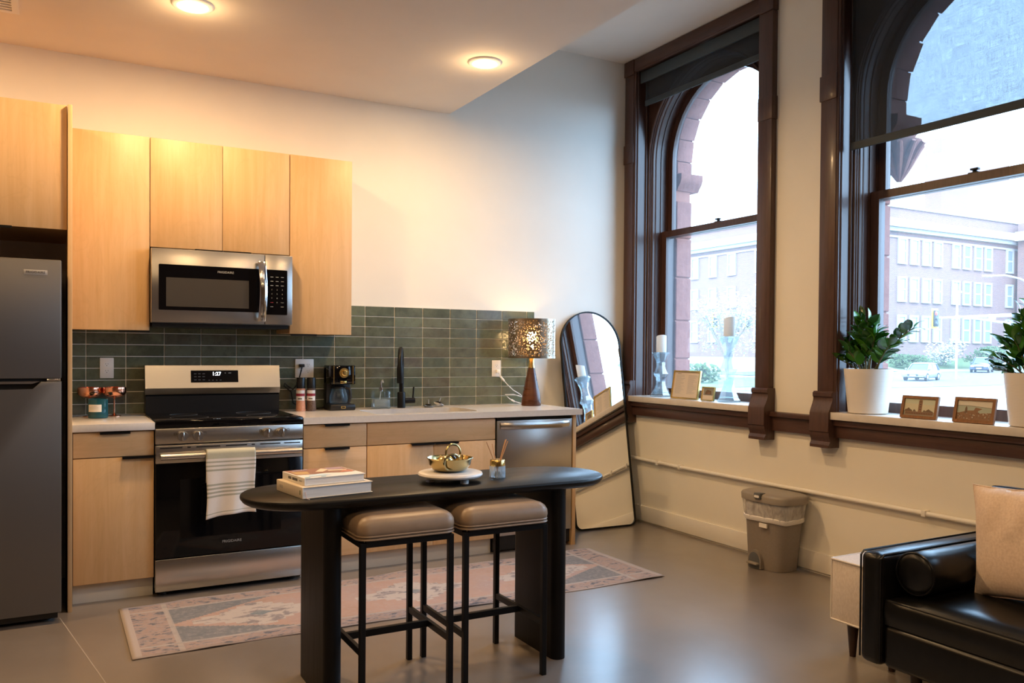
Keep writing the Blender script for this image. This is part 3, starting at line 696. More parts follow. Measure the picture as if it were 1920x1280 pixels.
# ------------------------------------------------------------------ refrigerator
T = thing('refrigerator', 'stainless top freezer refrigerator', 'refrigerator', (-.33, 4.9, 0))
FY = 4.44
bx('body', 'black_plastic', T, -.70, .030, FY+.075, 5.27, .035, 1.69)
fd = bx('freezer_door', 'fridge_steel', T, -.70, .040, FY, FY+.07, 1.152, 1.706, .006)
b = MB().prism([(-.70, .052), (.040, .052), (.040, 1.138), (-.045, 1.138), (-.075, 1.100), (-.70, 1.100)], FY, FY+.07, 'XZ', .004, 2); ld = link('fridge_door', b, 'fridge_steel', T)
link('handle_recess', MB().box(-.70, -.045, FY+.034, FY+.069, 1.095, 1.140), 'black_plastic', ld)
link('handle_lip', MB().prism([(-.70, 1.1395), (-.047, 1.1395), (-.080, 1.128), (-.70, 1.128)], FY+.002, FY+.030, 'XZ'), 'stainless', ld)
bx('door_gap', 'gap_black', T, -.69, .032, FY+.02, FY+.07, 1.1385, 1.1515)
bx('hinge', 'chrome', T, -.02, .036, FY+.004, FY+.05, 1.140, 1.150, .002)
bx('bottom_grille', 'black_plastic', T, -.69, .025, FY+.03, FY+.10, .02, .05)
for x in (-.62, -.02): link('foot', MB().cyl((x, FY+.10, 0), (x, FY+.10, .036), .018, n=14), 'black_plastic', T)
bd = bx('badge', 'badge_grey', fd, -.113, -.018, FY-.002, FY, 1.632, 1.655, .0008)
text('FRIGIDAIRE', .0155, 'print_dark', fd, (-.0655, FY-.0024, 1.6435))

# ------------------------------------------------------------------ range
T = thing('range', 'stainless electric range with black glass cooktop and oven door', 'range', (.8525, 4.98, 0))
X0, X1, YRF = .4695, 1.2355, 4.655
bx('body', 'stainless_dark', T, X0+.004, X1-.004, YRF+.045, 5.29, .03, .885)
bx('cooktop', 'black_gloss', T, X0-.001, X1+.001, YRF-.002, 5.21, .884, .921, .006)
for x, y, r in ((.66, 4.84, .10), (1.05, 4.84, .085), (.66, 5.07, .075), (1.05, 5.07, .10)):
    link('burner_ring', MB().ring([(x+r*math.cos(2*math.pi*i/40), y+r*math.sin(2*math.pi*i/40)) for i in range(40)], [(x+(r-.003)*math.cos(2*math.pi*i/40), y+(r-.003)*math.sin(2*math.pi*i/40)) for i in range(40)], .9211, .9214), 'print_faint', T)
cs = bx('control_strip', 'stainless', T, X0, X1, YRF, YRF+.045, .800, .880, .003)
for x in (.600, .677, 1.038, 1.116):
    k = link('knob', MB().cyl((x, YRF, .839), (x, YRF-.010, .839), .028, n=28), 'stainless', cs)
    b = MB().cyl((x, YRF-.010, .839), (x, YRF-.030, .839), .0255, .0235, n=28); link('knob_grip', b, 'stainless', cs)
    link('knob_bar', MB().box(x-.006, x+.006, YRF-.040, YRF-.028, .816, .862, .004), 'chrome', cs)
for x in (.566, .712, 1.003, 1.152):
    link('burner_mark', MB().ring(rect4(0.006, 0, .010) and [(x-.007, .845), (x+.007, .845), (x+.007, .856), (x-.007, .856)], [(x-.005, .847), (x+.005, .847), (x+.005, .854), (x-.005, .854)], YRF-.0008, YRF-.0002, 'XZ'), 'print_dark', cs)
dr = bx('oven_door', 'stainless', T, X0+.001, X1-.001, YRF, YRF+.044, .698, .792, .003)
link('door_glass', MB().box(X0+.001, X1-.001, YRF, YRF+.04, .202, .698, .002), 'oven_glass', dr)
link('inner_window', MB().box(X0+.12, X1-.12, YRF-.0006, YRF, .30, .61), 'black_gloss', dr)
for x0, x1 in ((.49, .60), (.625, .642), (.67, .79), (.82, .93), (.955, .972), (1.00, 1.11), (1.13, 1.22)): link('vent_slot', MB().box(x0, x1, YRF-.0008, YRF+.002, .775, .781), 'gap_black', dr)
b = MB(); b.cyl((X0+.02, YRF-.050, .738), (X1-.02, YRF-.050, .738), .016, n=20)
for x in (X0+.035, X1-.035): b.box(x-.014, x+.014, YRF-.05, YRF+.002, .726, .750, .004)
link('door_handle', b, 'stainless', dr)
text('FRIGIDAIRE', .020, 'print_grey', dr, (.8525, YRF-.0012, .262))
bx('storage_drawer', 'stainless', T, X0+.001, X1-.001, YRF+.002, YRF+.044, .028, .196, .003)
for x in (X0+.045, X1-.045):
    for y in (YRF+.07, 5.22): link('foot', MB().lathe([(0, 0), (.022, 0), (.022, .012), (.012, .016), (.012, .034), (0, .034)], (x, y, 0), 16), 'black_plastic', T)
bg = link('backguard', MB().prism([(5.205, .92), (5.29, .92), (5.29, 1.198), (5.222, 1.198), (5.196, 1.066), (5.212, 1.030), (5.222, 1.022), (5.205, 1.02)], X0+.003, X1-.003, 'YZ', .002, 1), 'black_plastic', T)
f_ = lambda t, o: (5.196+(5.222-5.196)*t-o, 1.066+(1.198-1.066)*t)
link('control_panel', MB().prism([f_(0, .003), f_(1, .003), (5.26, 1.2005), (5.26, 1.197), f_(1, -.002), f_(0, -.002)], X0, X1, 'YZ'), 'stainless', bg)
link('panel_lip', MB().prism([(5.193, 1.066), (5.199, 1.066), (5.214, 1.032), (5.209, 1.030)], X0, X1, 'YZ'), 'stainless_dark', bg)
a, c = f_(.24, .004), f_(.78, .004); dp = link('display', MB().prism([a, c, (c[0]+.003, c[1]), (a[0]+.003, a[1])], .717, .987, 'YZ'), 'black_gloss', bg)
tl = math.atan2(.026, .132); zt = f_(.62, .0048)
text('1:27', .030, 'digits', bg, (.862, zt[0], zt[1]), (R(90)-tl, 0, 0), 'clock_digits', True)
for i, x in enumerate((.742, .765, .789)):
    for t in (.63, .50, .36): p = f_(t, .0046); link('touch_key', MB().box(x-.007, x+.007, p[0]-.0002, p[0], p[1]-.003, p[1]+.003), 'print_faint', bg)
for x, wd in ((.912, .006), (.938, .016)):
    p = f_(.66, .0046); link('touch_key', MB().box(x-wd/2, x+wd/2, p[0]-.0002, p[0], p[1]-.002, p[1]+.002), 'print_grey', bg)
for x in (.82, .84, .862, .884): p = f_(.34, .0046); link('touch_key', MB().box(x-.005, x+.005, p[0]-.0002, p[0], p[1]-.003, p[1]+.003), 'print_faint', bg)

# ------------------------------------------------------------------ microwave
T = thing('microwave', 'stainless over the range microwave with black door window', 'microwave', (.849, 5.1, 1.44))
MX0, MX1, MY = .4715, 1.2325, 4.893
bx('body', 'stainless_dark', T, MX0+.002, MX1-.002, MY+.042, YB-.003, 1.438, 1.8435)
bx('underside', 'black_plastic', T, MX0+.01, MX1-.01, MY+.05, YB-.012, 1.418, 1.438)
md = bx('door', 'stainless', T, MX0, 1.0735, MY, MY+.04, 1.441, 1.8425, .003)
link('door_glass', MB().prism(rrect(.508, 1.072, 1.508, 1.757, .006), MY-.0015, MY+.001, 'XZ'), 'black_gloss', md)
link('window_mesh', MB().box(.546, .985, MY-.0022, MY-.0015, 1.528, 1.686), 'mw_window', md)
text('FRIGIDAIRE', .0175, 'print_grey', md, (.858, MY-.0022, 1.727))
pts = [(1.052, MY+.001, 1.800), (1.052, MY-.022, 1.798)] + [(1.052+.006*math.sin(math.pi*i/8), MY-.026-.022*math.sin(math.pi*i/8), 1.79-.326*i/8) for i in range(9)] + [(1.052, MY-.022, 1.456), (1.052, MY+.001, 1.454)]
b = MB(); b.loft([[(p[0]-.021, p[1], p[2]), (p[0]-.012, p[1]-.006, p[2]), (p[0]+.012, p[1]-.006, p[2]), (p[0]+.021, p[1], p[2]), (p[0]+.012, p[1]+.006, p[2]+.0001), (p[0]-.012, p[1]+.006, p[2]+.0001)] for p in pts[1:-1]])
for z in (1.790, 1.464): b.box(1.043, 1.061, MY-.026, MY+.001, z-.008, z+.008, .002)
link('door_handle', b, 'chrome', md)
cp = bx('control_panel', 'stainless', T, 1.076, MX1, MY, MY+.04, 1.441, 1.8425, .003)
link('keypad', MB().prism(rrect(1.078, 1.203, 1.497, 1.757, .006), MY-.0015, MY+.001, 'XZ'), 'black_gloss', cp)
kz = 1.727
for r_, row in enumerate((('-', '-', '-'), ('-', '-', '-'), ('-', '-', '-'), ('1', '2', '3'), ('4', '5', '6'), ('7', '8', '9'), ('-', '0', 'START'), ('-', '', '-'))):
    for c_, t in enumerate(row):
        kx, kz_ = 1.114+.030*c_, kz-.0245*r_-.012
        if t == '-': link('key', MB().box(kx-.008, kx+.008, MY-.0019, MY-.0015, kz_-.0014, kz_+.0014), 'label_red' if r_ == 6 else 'print_grey', cp)   # small print too fine to read
        elif t: text(t, .0105 if len(t) == 1 else .0062, 'print_grey', cp, (kx, MY-.0019, kz_), name='key')

# ------------------------------------------------------------------ dishwasher
T = thing('dishwasher', 'stainless dishwasher at the end of the cabinet run', 'dishwasher', (2.766, 4.98, 0))
bx('body', 'black_plastic', T, 2.478, 3.056, YD+.03, 5.28, .02, .868)
dd = bx('door', 'stainless', T, 2.482, 3.050, YD, YD+.028, .112, .852, .003)
bx('top_gap', 'gap_black', T, 2.482, 3.050, YD+.004, YD+.03, .853, .872)
b = MB(); L = []
for i in range(13):
    t = i/12; x = 2.505+t*.52; o = .034*math.sin(math.pi*min(max(t, .0), 1))**.35 if 0 < t < 1 else 0
    L.append([(x, YD-o-.006, .800), (x, YD-o-.012, .812), (x, YD-o-.012, .828), (x, YD-o-.006, .840), (x, YD-o+.004, .834), (x, YD-o+.004, .806)])
b.loft(L); link('handle', b, 'stainless', dd)
bx('toe_panel', 'black_plastic', T, 2.482, 3.050, YD+.055, YD+.07, .004, .108)

# ------------------------------------------------------------------ outlets
def outlet(xc, zc, gangs, label):
    wd = .072 if gangs == 1 else .119; y = YB-.0105
    T = thing('outlet', label, 'outlet', (xc, y, zc), group='white wall outlets')
    link('cover_plate', MB().box(xc-wd/2, xc+wd/2, y-.005, y, zc-.059, zc+.059, .003), 'white_plastic', T)
    for g in range(gangs):
        gx = xc+(g-(gangs-1)/2)*.046
        for dz in (.0195, -.0195):
            b = MB().prism([(gx+.0165*math.cos(2*math.pi*i/24), zc+dz+min(max(.0165*math.sin(2*math.pi*i/24), -.0125), .0125)) for i in range(24)], y-.0058, y-.005, 'XZ'); rc = link('receptacle', b, 'white_metal', T)
            for ox, oz, hw_, hh in ((-.006, .004, .0009, .0036), (.006, .004, .0009, .003), (0, -.006, .0019, .0019)): link('slot', MB().box(gx+ox-hw_, gx+ox+hw_, y-.0061, y-.0058, zc+dz+oz-hh, zc+dz+oz+hh), 'outlet_slot', rc)
    return T
outlet(.276, 1.183, 1, 'white outlet on the tiles above the copper coupes')
outlet(1.413, 1.178, 2, 'double white outlet with a black plug behind the spice grinders')
outlet(2.800, 1.173, 1, 'white outlet on the tiles beside the table lamp')

# ------------------------------------------------------------------ things on the worktops
def coupe(x, y, label):
    prof = [(0, 0), (.036, 0), (.036, .002), (.012, .008), (.0045, .016), (.0042, .095), (.010, .101), (.045, .110), (.058, .122), (.063, .138), (.061, .163), (.0595, .163), (.061, .138), (.055, .124), (.042, .113), (0, .106)]
    T = thing('coupe_glass', label, 'glass', (x, y, .914), group='copper coupe glasses')
    link('bowl', MB().lathe(prof[6:], (x, y, .914), 40), 'copper', T); link('stem', MB().lathe(prof[3:8], (x, y, .914), 24), 'copper', T); link('foot', MB().lathe(prof[:4], (x, y, .914), 32), 'copper', T)
coupe(.186, 5.205, 'copper coupe glass standing behind the teal candle jar')
coupe(.309, 5.195, 'copper coupe glass nearer the range')
T = thing('candle_jar', 'teal glass candle jar with a cream label on the worktop', 'candle', (.222, 5.075, .914))
cx, cy = .222, 5.075
link('jar', MB().lathe([(0, 0), (.046, 0), (.050, .004), (.050, .104), (.0485, .105), (.0470, .104), (.0470, .008), (0, .008)], (cx, cy, .914), 40), 'teal_glass', T)
link('wax_fill', MB().lathe([(0, .0085), (.0465, .0085), (.0465, .062), (0, .062)], (cx, cy, .914), 32), 'candle_wax', T)
b = MB(); b.surf(lambda u, v: (cx+.0503*math.sin(-1.05+1.5*u-.15), cy-.0503*math.cos(-1.05+1.5*u-.15), .914+.036+.040*v), 14, 1); lb = link('label', b, 'label_cream', T)
for k, hw_ in ((.016, .45), (.024, .45), (.031, .3)):
    b = MB(); b.surf(lambda u, v: (cx+.0506*math.sin(-.45+hw_*(2*u-1)), cy-.0506*math.cos(-.45+hw_*(2*u-1)), .914+.036+k+.0012*v), 10, 1); link('print_line', b, 'print_grey', lb)

def grinder(x, y, fill, label, band):
    T = thing('spice_grinder', label, 'grinder', (x, y, .914), group='spice grinders by the coffee maker')
    link('jar', MB().lathe([(0, 0), (.029, 0), (.030, .004), (.0275, .05), (.0265, .085), (.0275, .135), (.024, .142), (0, .142)], (x, y, .914), 32), fill, T)
    b = MB(); b.surf(lambda u, v: (x+.0285*math.sin(-1.7+2.4*u), y-.0285*math.cos(-1.7+2.4*u), .914+.066+.064*v), 18, 1); lb = link('label', b, 'paper_white', T)
    b = MB(); b.surf(lambda u, v: (x+.0289*math.sin(-1.7+2.4*u), y-.0289*math.cos(-1.7+2.4*u), .914+.094+.016*v), 18, 1); link('label_band', b, 'label_red', lb)
    b = MB(); b.surf(lambda u, v: (x+.0289*math.sin(-.9+.9*u), y-.0289*math.cos(-.9+.9*u), .914+.075+.006*v), 8, 1); link('print_line', b, 'print_dark', lb)
    link('cap', MB().lathe([(0, .142), (.0265, .142), (.0275, .150), (.0265, .205), (.024, .209), (0, .209)], (x, y, .914), 28), 'black_plastic', T)
grinder(1.360, 5.180, 'salt_pink', 'spice grinder of pink salt with a black cap', True)
grinder(1.424, 5.172, 'pepper_dark', 'spice grinder of dark peppercorns with a black cap', False)

T = thing('coffee_maker', 'small black drip coffee maker with gold dial', 'coffee maker', (1.615, 5.20, .914))
cx = 1.615; y0 = 5.120; z = .914
link('base', MB().box(cx-.082, cx+.082, y0, 5.285, z, z+.040, .010), 'black_plastic', T)
link('column', MB().box(cx-.080, cx+.080, 5.225, 5.285, z+.035, z+.275, .008), 'black_plastic', T)
hd = link('brew_head', MB().box(cx-.080, cx+.080, y0+.002, 5.285, z+.165, z+.285, .008), 'black_gloss', T)
link('dial', MB().cyl((cx+.002, y0+.002, z+.238), (cx+.002, y0-.008, z+.238), .033, .031, n=36), 'gold', hd)
link('dial_knob', MB().lathe([(0, .014), (.014, .013), (.019, .008), (.019, 0)], (0, 0, 0), 28), 'gold', hd, local=True)
o = hd.children[-1]; o.location = Vector((cx+.002, y0-.008, z+.238))-ORG[T.name]; o.rotation_euler = (R(90), 0, 0)
link('nameplate', MB().box(cx-.020, cx+.020, y0-.0005, y0+.003, z+.172, z+.187, .001), 'gold', hd)
for sx_ in (-.062, .062): link('gold_strip', MB().box(cx+sx_-.0022, cx+sx_+.0022, y0-.0005, y0+.003, z+.168, z+.282), 'gold', hd)
cr = link('carafe', MB().lathe([(0, .042), (.050, .042), (.058, .055), (.058, .085), (.045, .125), (.042, .140), (.0405, .140), (.0435, .124), (.0560, .085), (.0560, .056), (.048, .045), (0, .045)], (cx-.012, y0+.062, z), 32), 'clear_glass', T)
link('carafe_lid', MB().lathe([(0, .156), (.030, .156), (.043, .148), (.043, .138), (0, .138)], (cx-.012, y0+.062, z), 28), 'black_plastic', cr)
link('carafe_handle', MB().tube([(cx+.022, y0+.025, z+.142), (cx+.044, y0+.008, z+.135), (cx+.046, y0+.004, z+.09), (cx+.042, y0+.012, z+.055)], .0095, 10), 'black_plastic', cr)
link('switch', MB().ring(rrect(cx-.015, cx+.015, z+.012, z+.028, .004), rrect(cx-.010, cx+.010, z+.016, z+.024, .002), y0-.001, y0+.004, 'XZ'), 'gold', T)
link('plug', MB().box(1.374, 1.406, YB-.052, YB-.0168, 1.186, 1.206, .004), 'black_plastic', T)
link('power_cord', MB().tube([(1.390, YB-.048, 1.190), (1.378, YB-.045, 1.14), (1.365, YB-.04, 1.08), (1.335, YB-.035, 1.045), (1.300, YB-.03, 1.07), (1.285, YB-.03, 1.085), (1.280, YB-.03, 1.068), (1.325, YB-.03, 1.03), (1.338, YB-.03, .96), (1.40, YB-.035, .922), (1.50, YB-.035, .920), (1.535, YB-.04, .93)], .0042, 8), 'cord_black', T)

T = thing('soap_dispenser', 'square clear glass soap dispenser with pump beside the faucet', 'soap dispenser', (1.893, 5.20, .914))
cx, cy, z = 1.893, 5.20, .914
link('bottle', MB().box(cx-.058, cx+.058, cy-.035, cy+.035, z, z+.118, .010), 'clear_glass', T)
link('soap', MB().box(cx-.052, cx+.052, cy-.030, cy+.030, z+.012, z+.062, .006), 'liquid', T)
pm = link('pump', MB().lathe([(.0, .118), (.014, .118), (.014, .140), (.006, .142), (.006, .178), (0, .178)], (cx, cy, z), 20), 'chrome', T)
link('spout', MB().tube([(cx, cy, z+.182), (cx-.004, cy-.045, z+.186), (cx-.005, cy-.055, z+.176)], .0065, 10), 'chrome', pm)
link('dip_tube', MB().cyl((cx, cy, z+.12), (cx-.014, cy, z+.014), .003, n=8), 'white_plastic', pm)
for (x, y), lab, tlt in (((2.232, 5.20), 'chrome sink strainer lying flat behind the sink', 0), ((2.312, 5.23), 'chrome sink strainer propped at a tilt near the tiles', .35)):
    T = thing('sink_strainer', lab, 'strainer', (x, y, .9145), (0, tlt, 0) if tlt else (0, 0, 0), group='sink strainers')
    z_ = .012 if tlt else 0
    link('basket', MB().lathe([(0, z_), (.026, z_), (.032, .006+z_), (.040, .010+z_), (.040, .013+z_), (.030, .012+z_), (0, .009+z_)], (0, 0, 0), 28), 'chrome', T, local=True)
    link('rubber_ring', MB().lathe([(.016, .013+z_), (.022, .018+z_), (.016, .023+z_), (0, .023+z_)], (0, 0, 0), 20), 'black_plastic', T, local=True)
    link('post', MB().lathe([(0, .055+z_), (.004, .052+z_), (.003, .046+z_), (.003, .02+z_)], (0, 0, 0), 12), 'chrome', T, local=True)

# table lamp
lx, ly, lz = 2.975, 5.095, .914
T = thing('table_lamp', 'table lamp with walnut cone base and perforated metal drum shade', 'lamp', (lx, ly, lz))
link('base', MB().lathe([(0, 0), (.066, 0), (.070, .004), (.070, .012), (.064, .07), (.046, .16), (.030, .235), (.024, .268), (0, .268)], (lx, ly, lz), 40), 'walnut', T)
link('neck', MB().lathe([(.024, .268), (.020, .30), (.018, .345), (0, .345)], (lx, ly, lz), 28), 'gold', T)
sh = link('shade', MB().lathe([(.166, .348), (.166, .600)], (lx, ly, lz), 64), 'perforated', T)
for za, zb in ((.336, .350), (.597, .611)): link('shade_band', MB().lathe([(.1655, za), (.1675, za), (.1675, zb), (.1655, zb), (.1655, za)], (lx, ly, lz), 64), 'bronze', sh)
b = MB()
for k in range(3): a = k*2.094+.4; b.cyl((lx, ly, lz+.345), (lx+.166*math.cos(a), ly+.166*math.sin(a), lz+.345), .002, n=6)
link('spider', b, 'bronze', sh)
link('bulb', MB().lathe([(0, .535), (.018, .530), (.030, .510), (.032, .492), (.026, .468), (.014, .445), (.012, .40), (0, .40)], (lx, ly, lz), 24), 'bulb', T)
bl = bpy.data.lights.new('lamp_bulb', 'POINT'); bl.energy = 3.4; bl.color = (1, .62, .28); bl.shadow_soft_size = .035; bo = bpy.data.objects.new('lamp_bulb', bl); COL.objects.link(bo); bo.parent = T; bo.location = (0, 0, .50)
link('plug', MB().box(2.790, 2.818, YB-.045, YB-.0168, 1.142, 1.164, .004), 'white_plastic', T)
c1 = [(2.806, YB-.04, 1.148), (2.83, YB-.03, 1.11), (2.885, YB-.03, 1.055), (2.93, YB-.035, 1.015), (2.985, YB-.04, .985), (3.0, YB-.05, .965), (2.93, YB-.04, .985), (2.865, YB-.03, .985), (2.90, YB-.032, .955), (2.935, YB-.04, .935), (2.99, YB-.05, .919), (3.01, 5.17, .918)]
cd = link('power_cord', MB().tube(c1, .0032, 8), 'cord_white', T)
link('inline_switch', MB().tube([(2.826, YB-.03, 1.115), (2.856, YB-.03, 1.084)], .0075, 8), 'cord_white', cd)
link('inline_switch', MB().tube([(2.915, YB-.035, .946), (2.938, YB-.04, .933)], .0065, 8), 'cord_white', cd)

# towel over the oven handle
T_loc = (.85, 4.605, .738)
p0, p1 = onY(387, 900, 4.595).x, onY(477, 900, 4.595).x
def towel(u, v):                              # v 0 = front hem .. 1 = back hem
    x = p0+(p1-p0)*u + .004*math.sin(v*9+u*3); L = v*.56
    if v < .62:
        t = v/.62; drop = (1-t); y = 4.583-.004-.010*math.sin(u*11+drop*2.0)*drop-.006*math.sin(u*5)*drop; z = .756-.335*drop-(.018*(1-u)-.010*math.sin(u*3.1))*drop*drop
        x += -.006*drop*(1 if u < .5 else -1)*abs(u-.5)*2
    elif v < .74:
        t = (v-.62)/.12*math.pi; y = 4.605-.0225*math.cos(t); z = .7395+.020*math.sin(t)+.0155*(1-t/math.pi)
    else: t = (v-.74)/.26; y = 4.6285+.003*math.sin(u*8)*t; z = .738-.15*t
    return (x, y, z)
b = MB(); b.surf(towel, 30, 60)
tw = solo('kitchen_towel', b, 'towel', 'cream towel with sage green stripes hanging on the oven handle', 'towel', T_loc, ang=80)
uv = tw.data.uv_layers.new(name='UVMap'); nv_ = 61
for poly in tw.data.polygons:
    for li in poly.loop_indices: vi = tw.data.loops[li].vertex_index; uv.data[li].uv = ((vi//nv_)/30, min((vi % nv_)/60/.66, 1.0))
sm = tw.modifiers.new('thickness', 'SOLIDIFY'); sm.thickness = .003; sm.offset = 0

# ------------------------------------------------------------------ rug
b = MB(); RX, RY = 1.405, .385
def rugf(u, v):
    x = -RX+2*RX*u; y = -RY+2*RY*v; e = max(0, 1-min(u, 1-u)*40)+max(0, 1-min(v, 1-v)*14)
    return (x, y + .006*math.sin(x*5.1)+.004*math.sin(x*13), .0055+.0016*math.sin(x*7+y*3)+.006*max(0, math.sin(x*5.3+1))**6*max(0, 1-min(v, 1-v)*9))
b.surf(rugf, 120, 24)
rug = solo('rug', b, 'rug', 'faded pink and blue patterned runner rug in front of the cabinets', 'rug', (1.697, 4.150, 0), local=True, ang=80)
sm = rug.modifiers.new('thickness', 'SOLIDIFY'); sm.thickness = .005; sm.offset = -1

# ------------------------------------------------------------------ dining table
tx, ty = 1.385, 3.139
T = thing('dining_table', 'long black oval wooden table on two slab legs', 'table', (tx, ty, 0))
def stadium(L, Rr, n=24):
    return [(tx+(L-Rr)+Rr*math.cos(R(-90+180*i/n)), ty+Rr*math.sin(R(-90+180*i/n))) for i in range(n+1)] + [(tx-(L-Rr)+Rr*math.cos(R(90+180*i/n)), ty+Rr*math.sin(R(90+180*i/n))) for i in range(n+1)]
b = MB(); b.loft([[(x, y, z) for x, y in stadium(.78+e, .235+e)] for z, e in ((.722, -.024), (.730, -.010), (.740, -.002), (.748, 0), (.754, -.002), (.757, -.006))])
link('tabletop', b, 'black_wood', T, ang=50)
for x in (.900, 1.877):
    o_ = [(x+.034*math.cos(R(a)), 3.28+.034*math.sin(R(a))) for a in range(0, 181, 15)] + [(x+.034*math.cos(R(a)), 2.982+.034*math.sin(R(a))) for a in range(180, 361, 15)]
    link('leg', MB().prism(o_, 0, .724), 'black_wood_v', T)

def stool(x0, x1, label):
    y0, y1 = 2.845, 3.250; xc = (x0+x1)/2
    T = thing('bar_stool', label, 'stool', (xc, 3.047, 0), group='taupe leather stools at the table')
    w_ = .0105
    for x in (x0, x1):
        for y in (y0, y1): link('leg', MB().box(x-w_, x+w_, y-w_, y+w_, 0, .608, .001, 1), 'black_metal', T)
    for x in (x0, x1):
        link('side_rung', MB().box(x-.008, x+.008, y0+w_, y1-w_, .200, .226, .001, 1), 'black_metal', T)
        link('side_rail', MB().box(x-.010, x+.010, y0+w_, y1-w_, .590, .612, .001, 1), 'black_metal', T)
    link('cross_rung', MB().box(x0+.008, x1-.008, 3.037, 3.057, .200, .226, .001, 1), 'black_metal', T)
    for y in (y0, y1): link('cross_rail', MB().box(x0+w_, x1-w_, y-.010, y+.010, .590, .612, .001, 1), 'black_metal', T)
    hx, hy = (x1-x0)/2+.015, .2025+.020; yc_ = 3.047
    b = MB(); L = []
    for z, e in ((.613, -.012), (.615, -.002), (.620, .002), (.626, -.001), (.628, -.004), (.632, .002), (.648, .0045), (.666, .003), (.681, -.005), (.691, -.018), (.698, -.045), (.702, -.10)):
        L.append([(x, y, z) for x, y in rrect(xc-hx-e, xc+hx+e, yc_-hy-e, yc_+hy+e, max(.040+e*.5, .01), 6)])
    b.loft(L); s_ = link('seat', b, 'leather_taupe', T, ang=60)
    for z, e in ((.6195, .003), (.6305, .0025)): link('piping', MB().tube([(x, y, z) for x, y in rrect(xc-hx-e, xc+hx+e, yc_-hy-e, yc_+hy+e, .046, 6)], .0038, 6, closed=True), 'leather_taupe', s_)
    link('seat_pan', MB().prism(rrect(xc-hx+.012, xc+hx-.012, yc_-hy+.012, yc_+hy-.012, .04), .6122, .6135), 'black_metal', T)
stool(.970, 1.314, 'taupe leather bar stool nearer the stack of books')
stool(1.378, 1.726, 'taupe leather bar stool under the brass bowl and diffuser')

# things on the table
ZT = .757
def flat(name, polys, parent, local=True):   # printed artwork: flat coloured shapes, each a hair above the last
    b = MB(); ms = []
    for k, (m_, pts) in enumerate(polys):
        if m_ not in ms: ms.append(m_)
        b.mi = ms.index(m_); b.face(pts)
    o = link(name, b, ms, parent, local=local, smooth=False); return o
# books
bl_, br_ = onZ(567, 936, ZT), onZ(699, 922, ZT); far = onZ(530, 896, ZT)
ang = math.atan2(br_.y-bl_.y, br_.x-bl_.x)
def book(name, label, loc, rz, wx, wy, h, cover, grp='books stacked on the table'):
    T = thing(name, label, 'book', loc, (0, 0, rz), group=grp)
    link('front_cover', MB().box(0, wx, 0, wy, h-.003, h, .001, 1), cover, T, local=True)
    link('back_cover', MB().box(0, wx, 0, wy, 0, .003, .001, 1), cover, T, local=True)
    link('spine', MB().box(-.0005, .004, 0, wy, .0005, h-.0005, .0015, 2), cover, T, local=True)
    link('pages', MB().box(.004, wx-.005, .004, wy-.004, .003, h-.003), 'page_edge', T, local=True)
    return T
W1 = (br_-bl_).length; D1 = .245
B1 = book('book', 'thick cream hardback at the bottom of the book stack', (bl_.x, bl_.y, ZT), ang, W1, D1, .042, 'book_cream')
link('spine_mark', MB().box(-.0010, -.0004, .018, .024, .014, .030), 'cv_green', B1, local=True)
for q in range(3): link('spine_print', MB().ring([(.186+.012*q+.004*math.cos(i*.5236), .022+.006*math.sin(i*.5236)) for i in range(12)], [(.186+.012*q+.003*math.cos(i*.5236), .022+.005*math.sin(i*.5236)) for i in range(12)], -.0010, -.0005, 'YZ'), 'print_grey', B1, local=True)
link('ribbon', MB().tube([(.016, .010, .030), (.012, -.002, .016), (.014, -.006, .0016), (.016, -.026, .0016)], .0016, 6), 'ribbon', B1, local=True)
e0 = Vector((math.cos(ang), math.sin(ang), 0)); e1 = Vector((-math.sin(ang), math.cos(ang), 0)); p = bl_+e0*.020+e1*.028
W2, D2, h2 = W1*.865, .215, .028
B2 = book('book', 'white paperback with a colourful painted cover on top of the cream hardback', (p.x, p.y, ZT+.0425), ang-.01, W2, D2, h2, 'book_white')
zz = h2+.0004; s3 = lambda a: [(x*W2, y*D2, zz+.0001*k) for x, y, k in a]
def sh3(pts, k): return [(x*W2, y*D2, zz+.00008*k) for x, y in pts]
flat('cover_art', [('cv_brown', sh3([(.02, .40), (.02, 1), (.98, 1), (.98, .35), (.75, .30), (.5, .42), (.3, .36)], 0)), ('cv_ochre', sh3([(.05, .45), (.06, .80), (.30, .70), (.25, .45)], 1)), ('cv_cream', sh3([(.40, .62), (.62, .95), (.70, .80), (.50, .55)], 2)),
     ('cv_mauve', sh3([(.66, .72), (.70, .99), (.96, .98), (.92, .72)], 3)), ('cv_cream', sh3([(.62, .60), (.64, .72), (.95, .64), (.90, .55)], 4)), ('cv_red', sh3([(.72, .36), (.86, .58), (.98, .45), (.90, .30)], 5)), ('cv_brown', sh3([(.30, .38), (.34, .60), (.60, .48), (.52, .42)], 6)),
     ('cv_blue', sh3([(.10, .10), (.20, .32), (.40, .34), (.50, .14)], 7)), ('cv_cyan', sh3([(.01, .01), (.02, .06), (.10, .05), (.10, .01)], 8)), ('cv_cyan', sh3([(.27, .01), (.28, .05), (.36, .05), (.35, .01)], 9)), ('cv_mauve', sh3([(.10, .82), (.14, .97), (.40, .97), (.35, .86)], 10))], B2)
for q in range(9):                             # blurred spine print, not legible in the photograph
    if q != 3: link('spine_print', MB().box(-.0010, -.0005, .150-.010*q-.0035, .150-.010*q+.0035, h2/2-.005, h2/2+.005), 'print_dark', B2, local=True)
link('spine_print', MB().box(-.0010, -.0005, .026, .050, h2/2-.002, h2/2+.002), 'print_grey', B2, local=True)

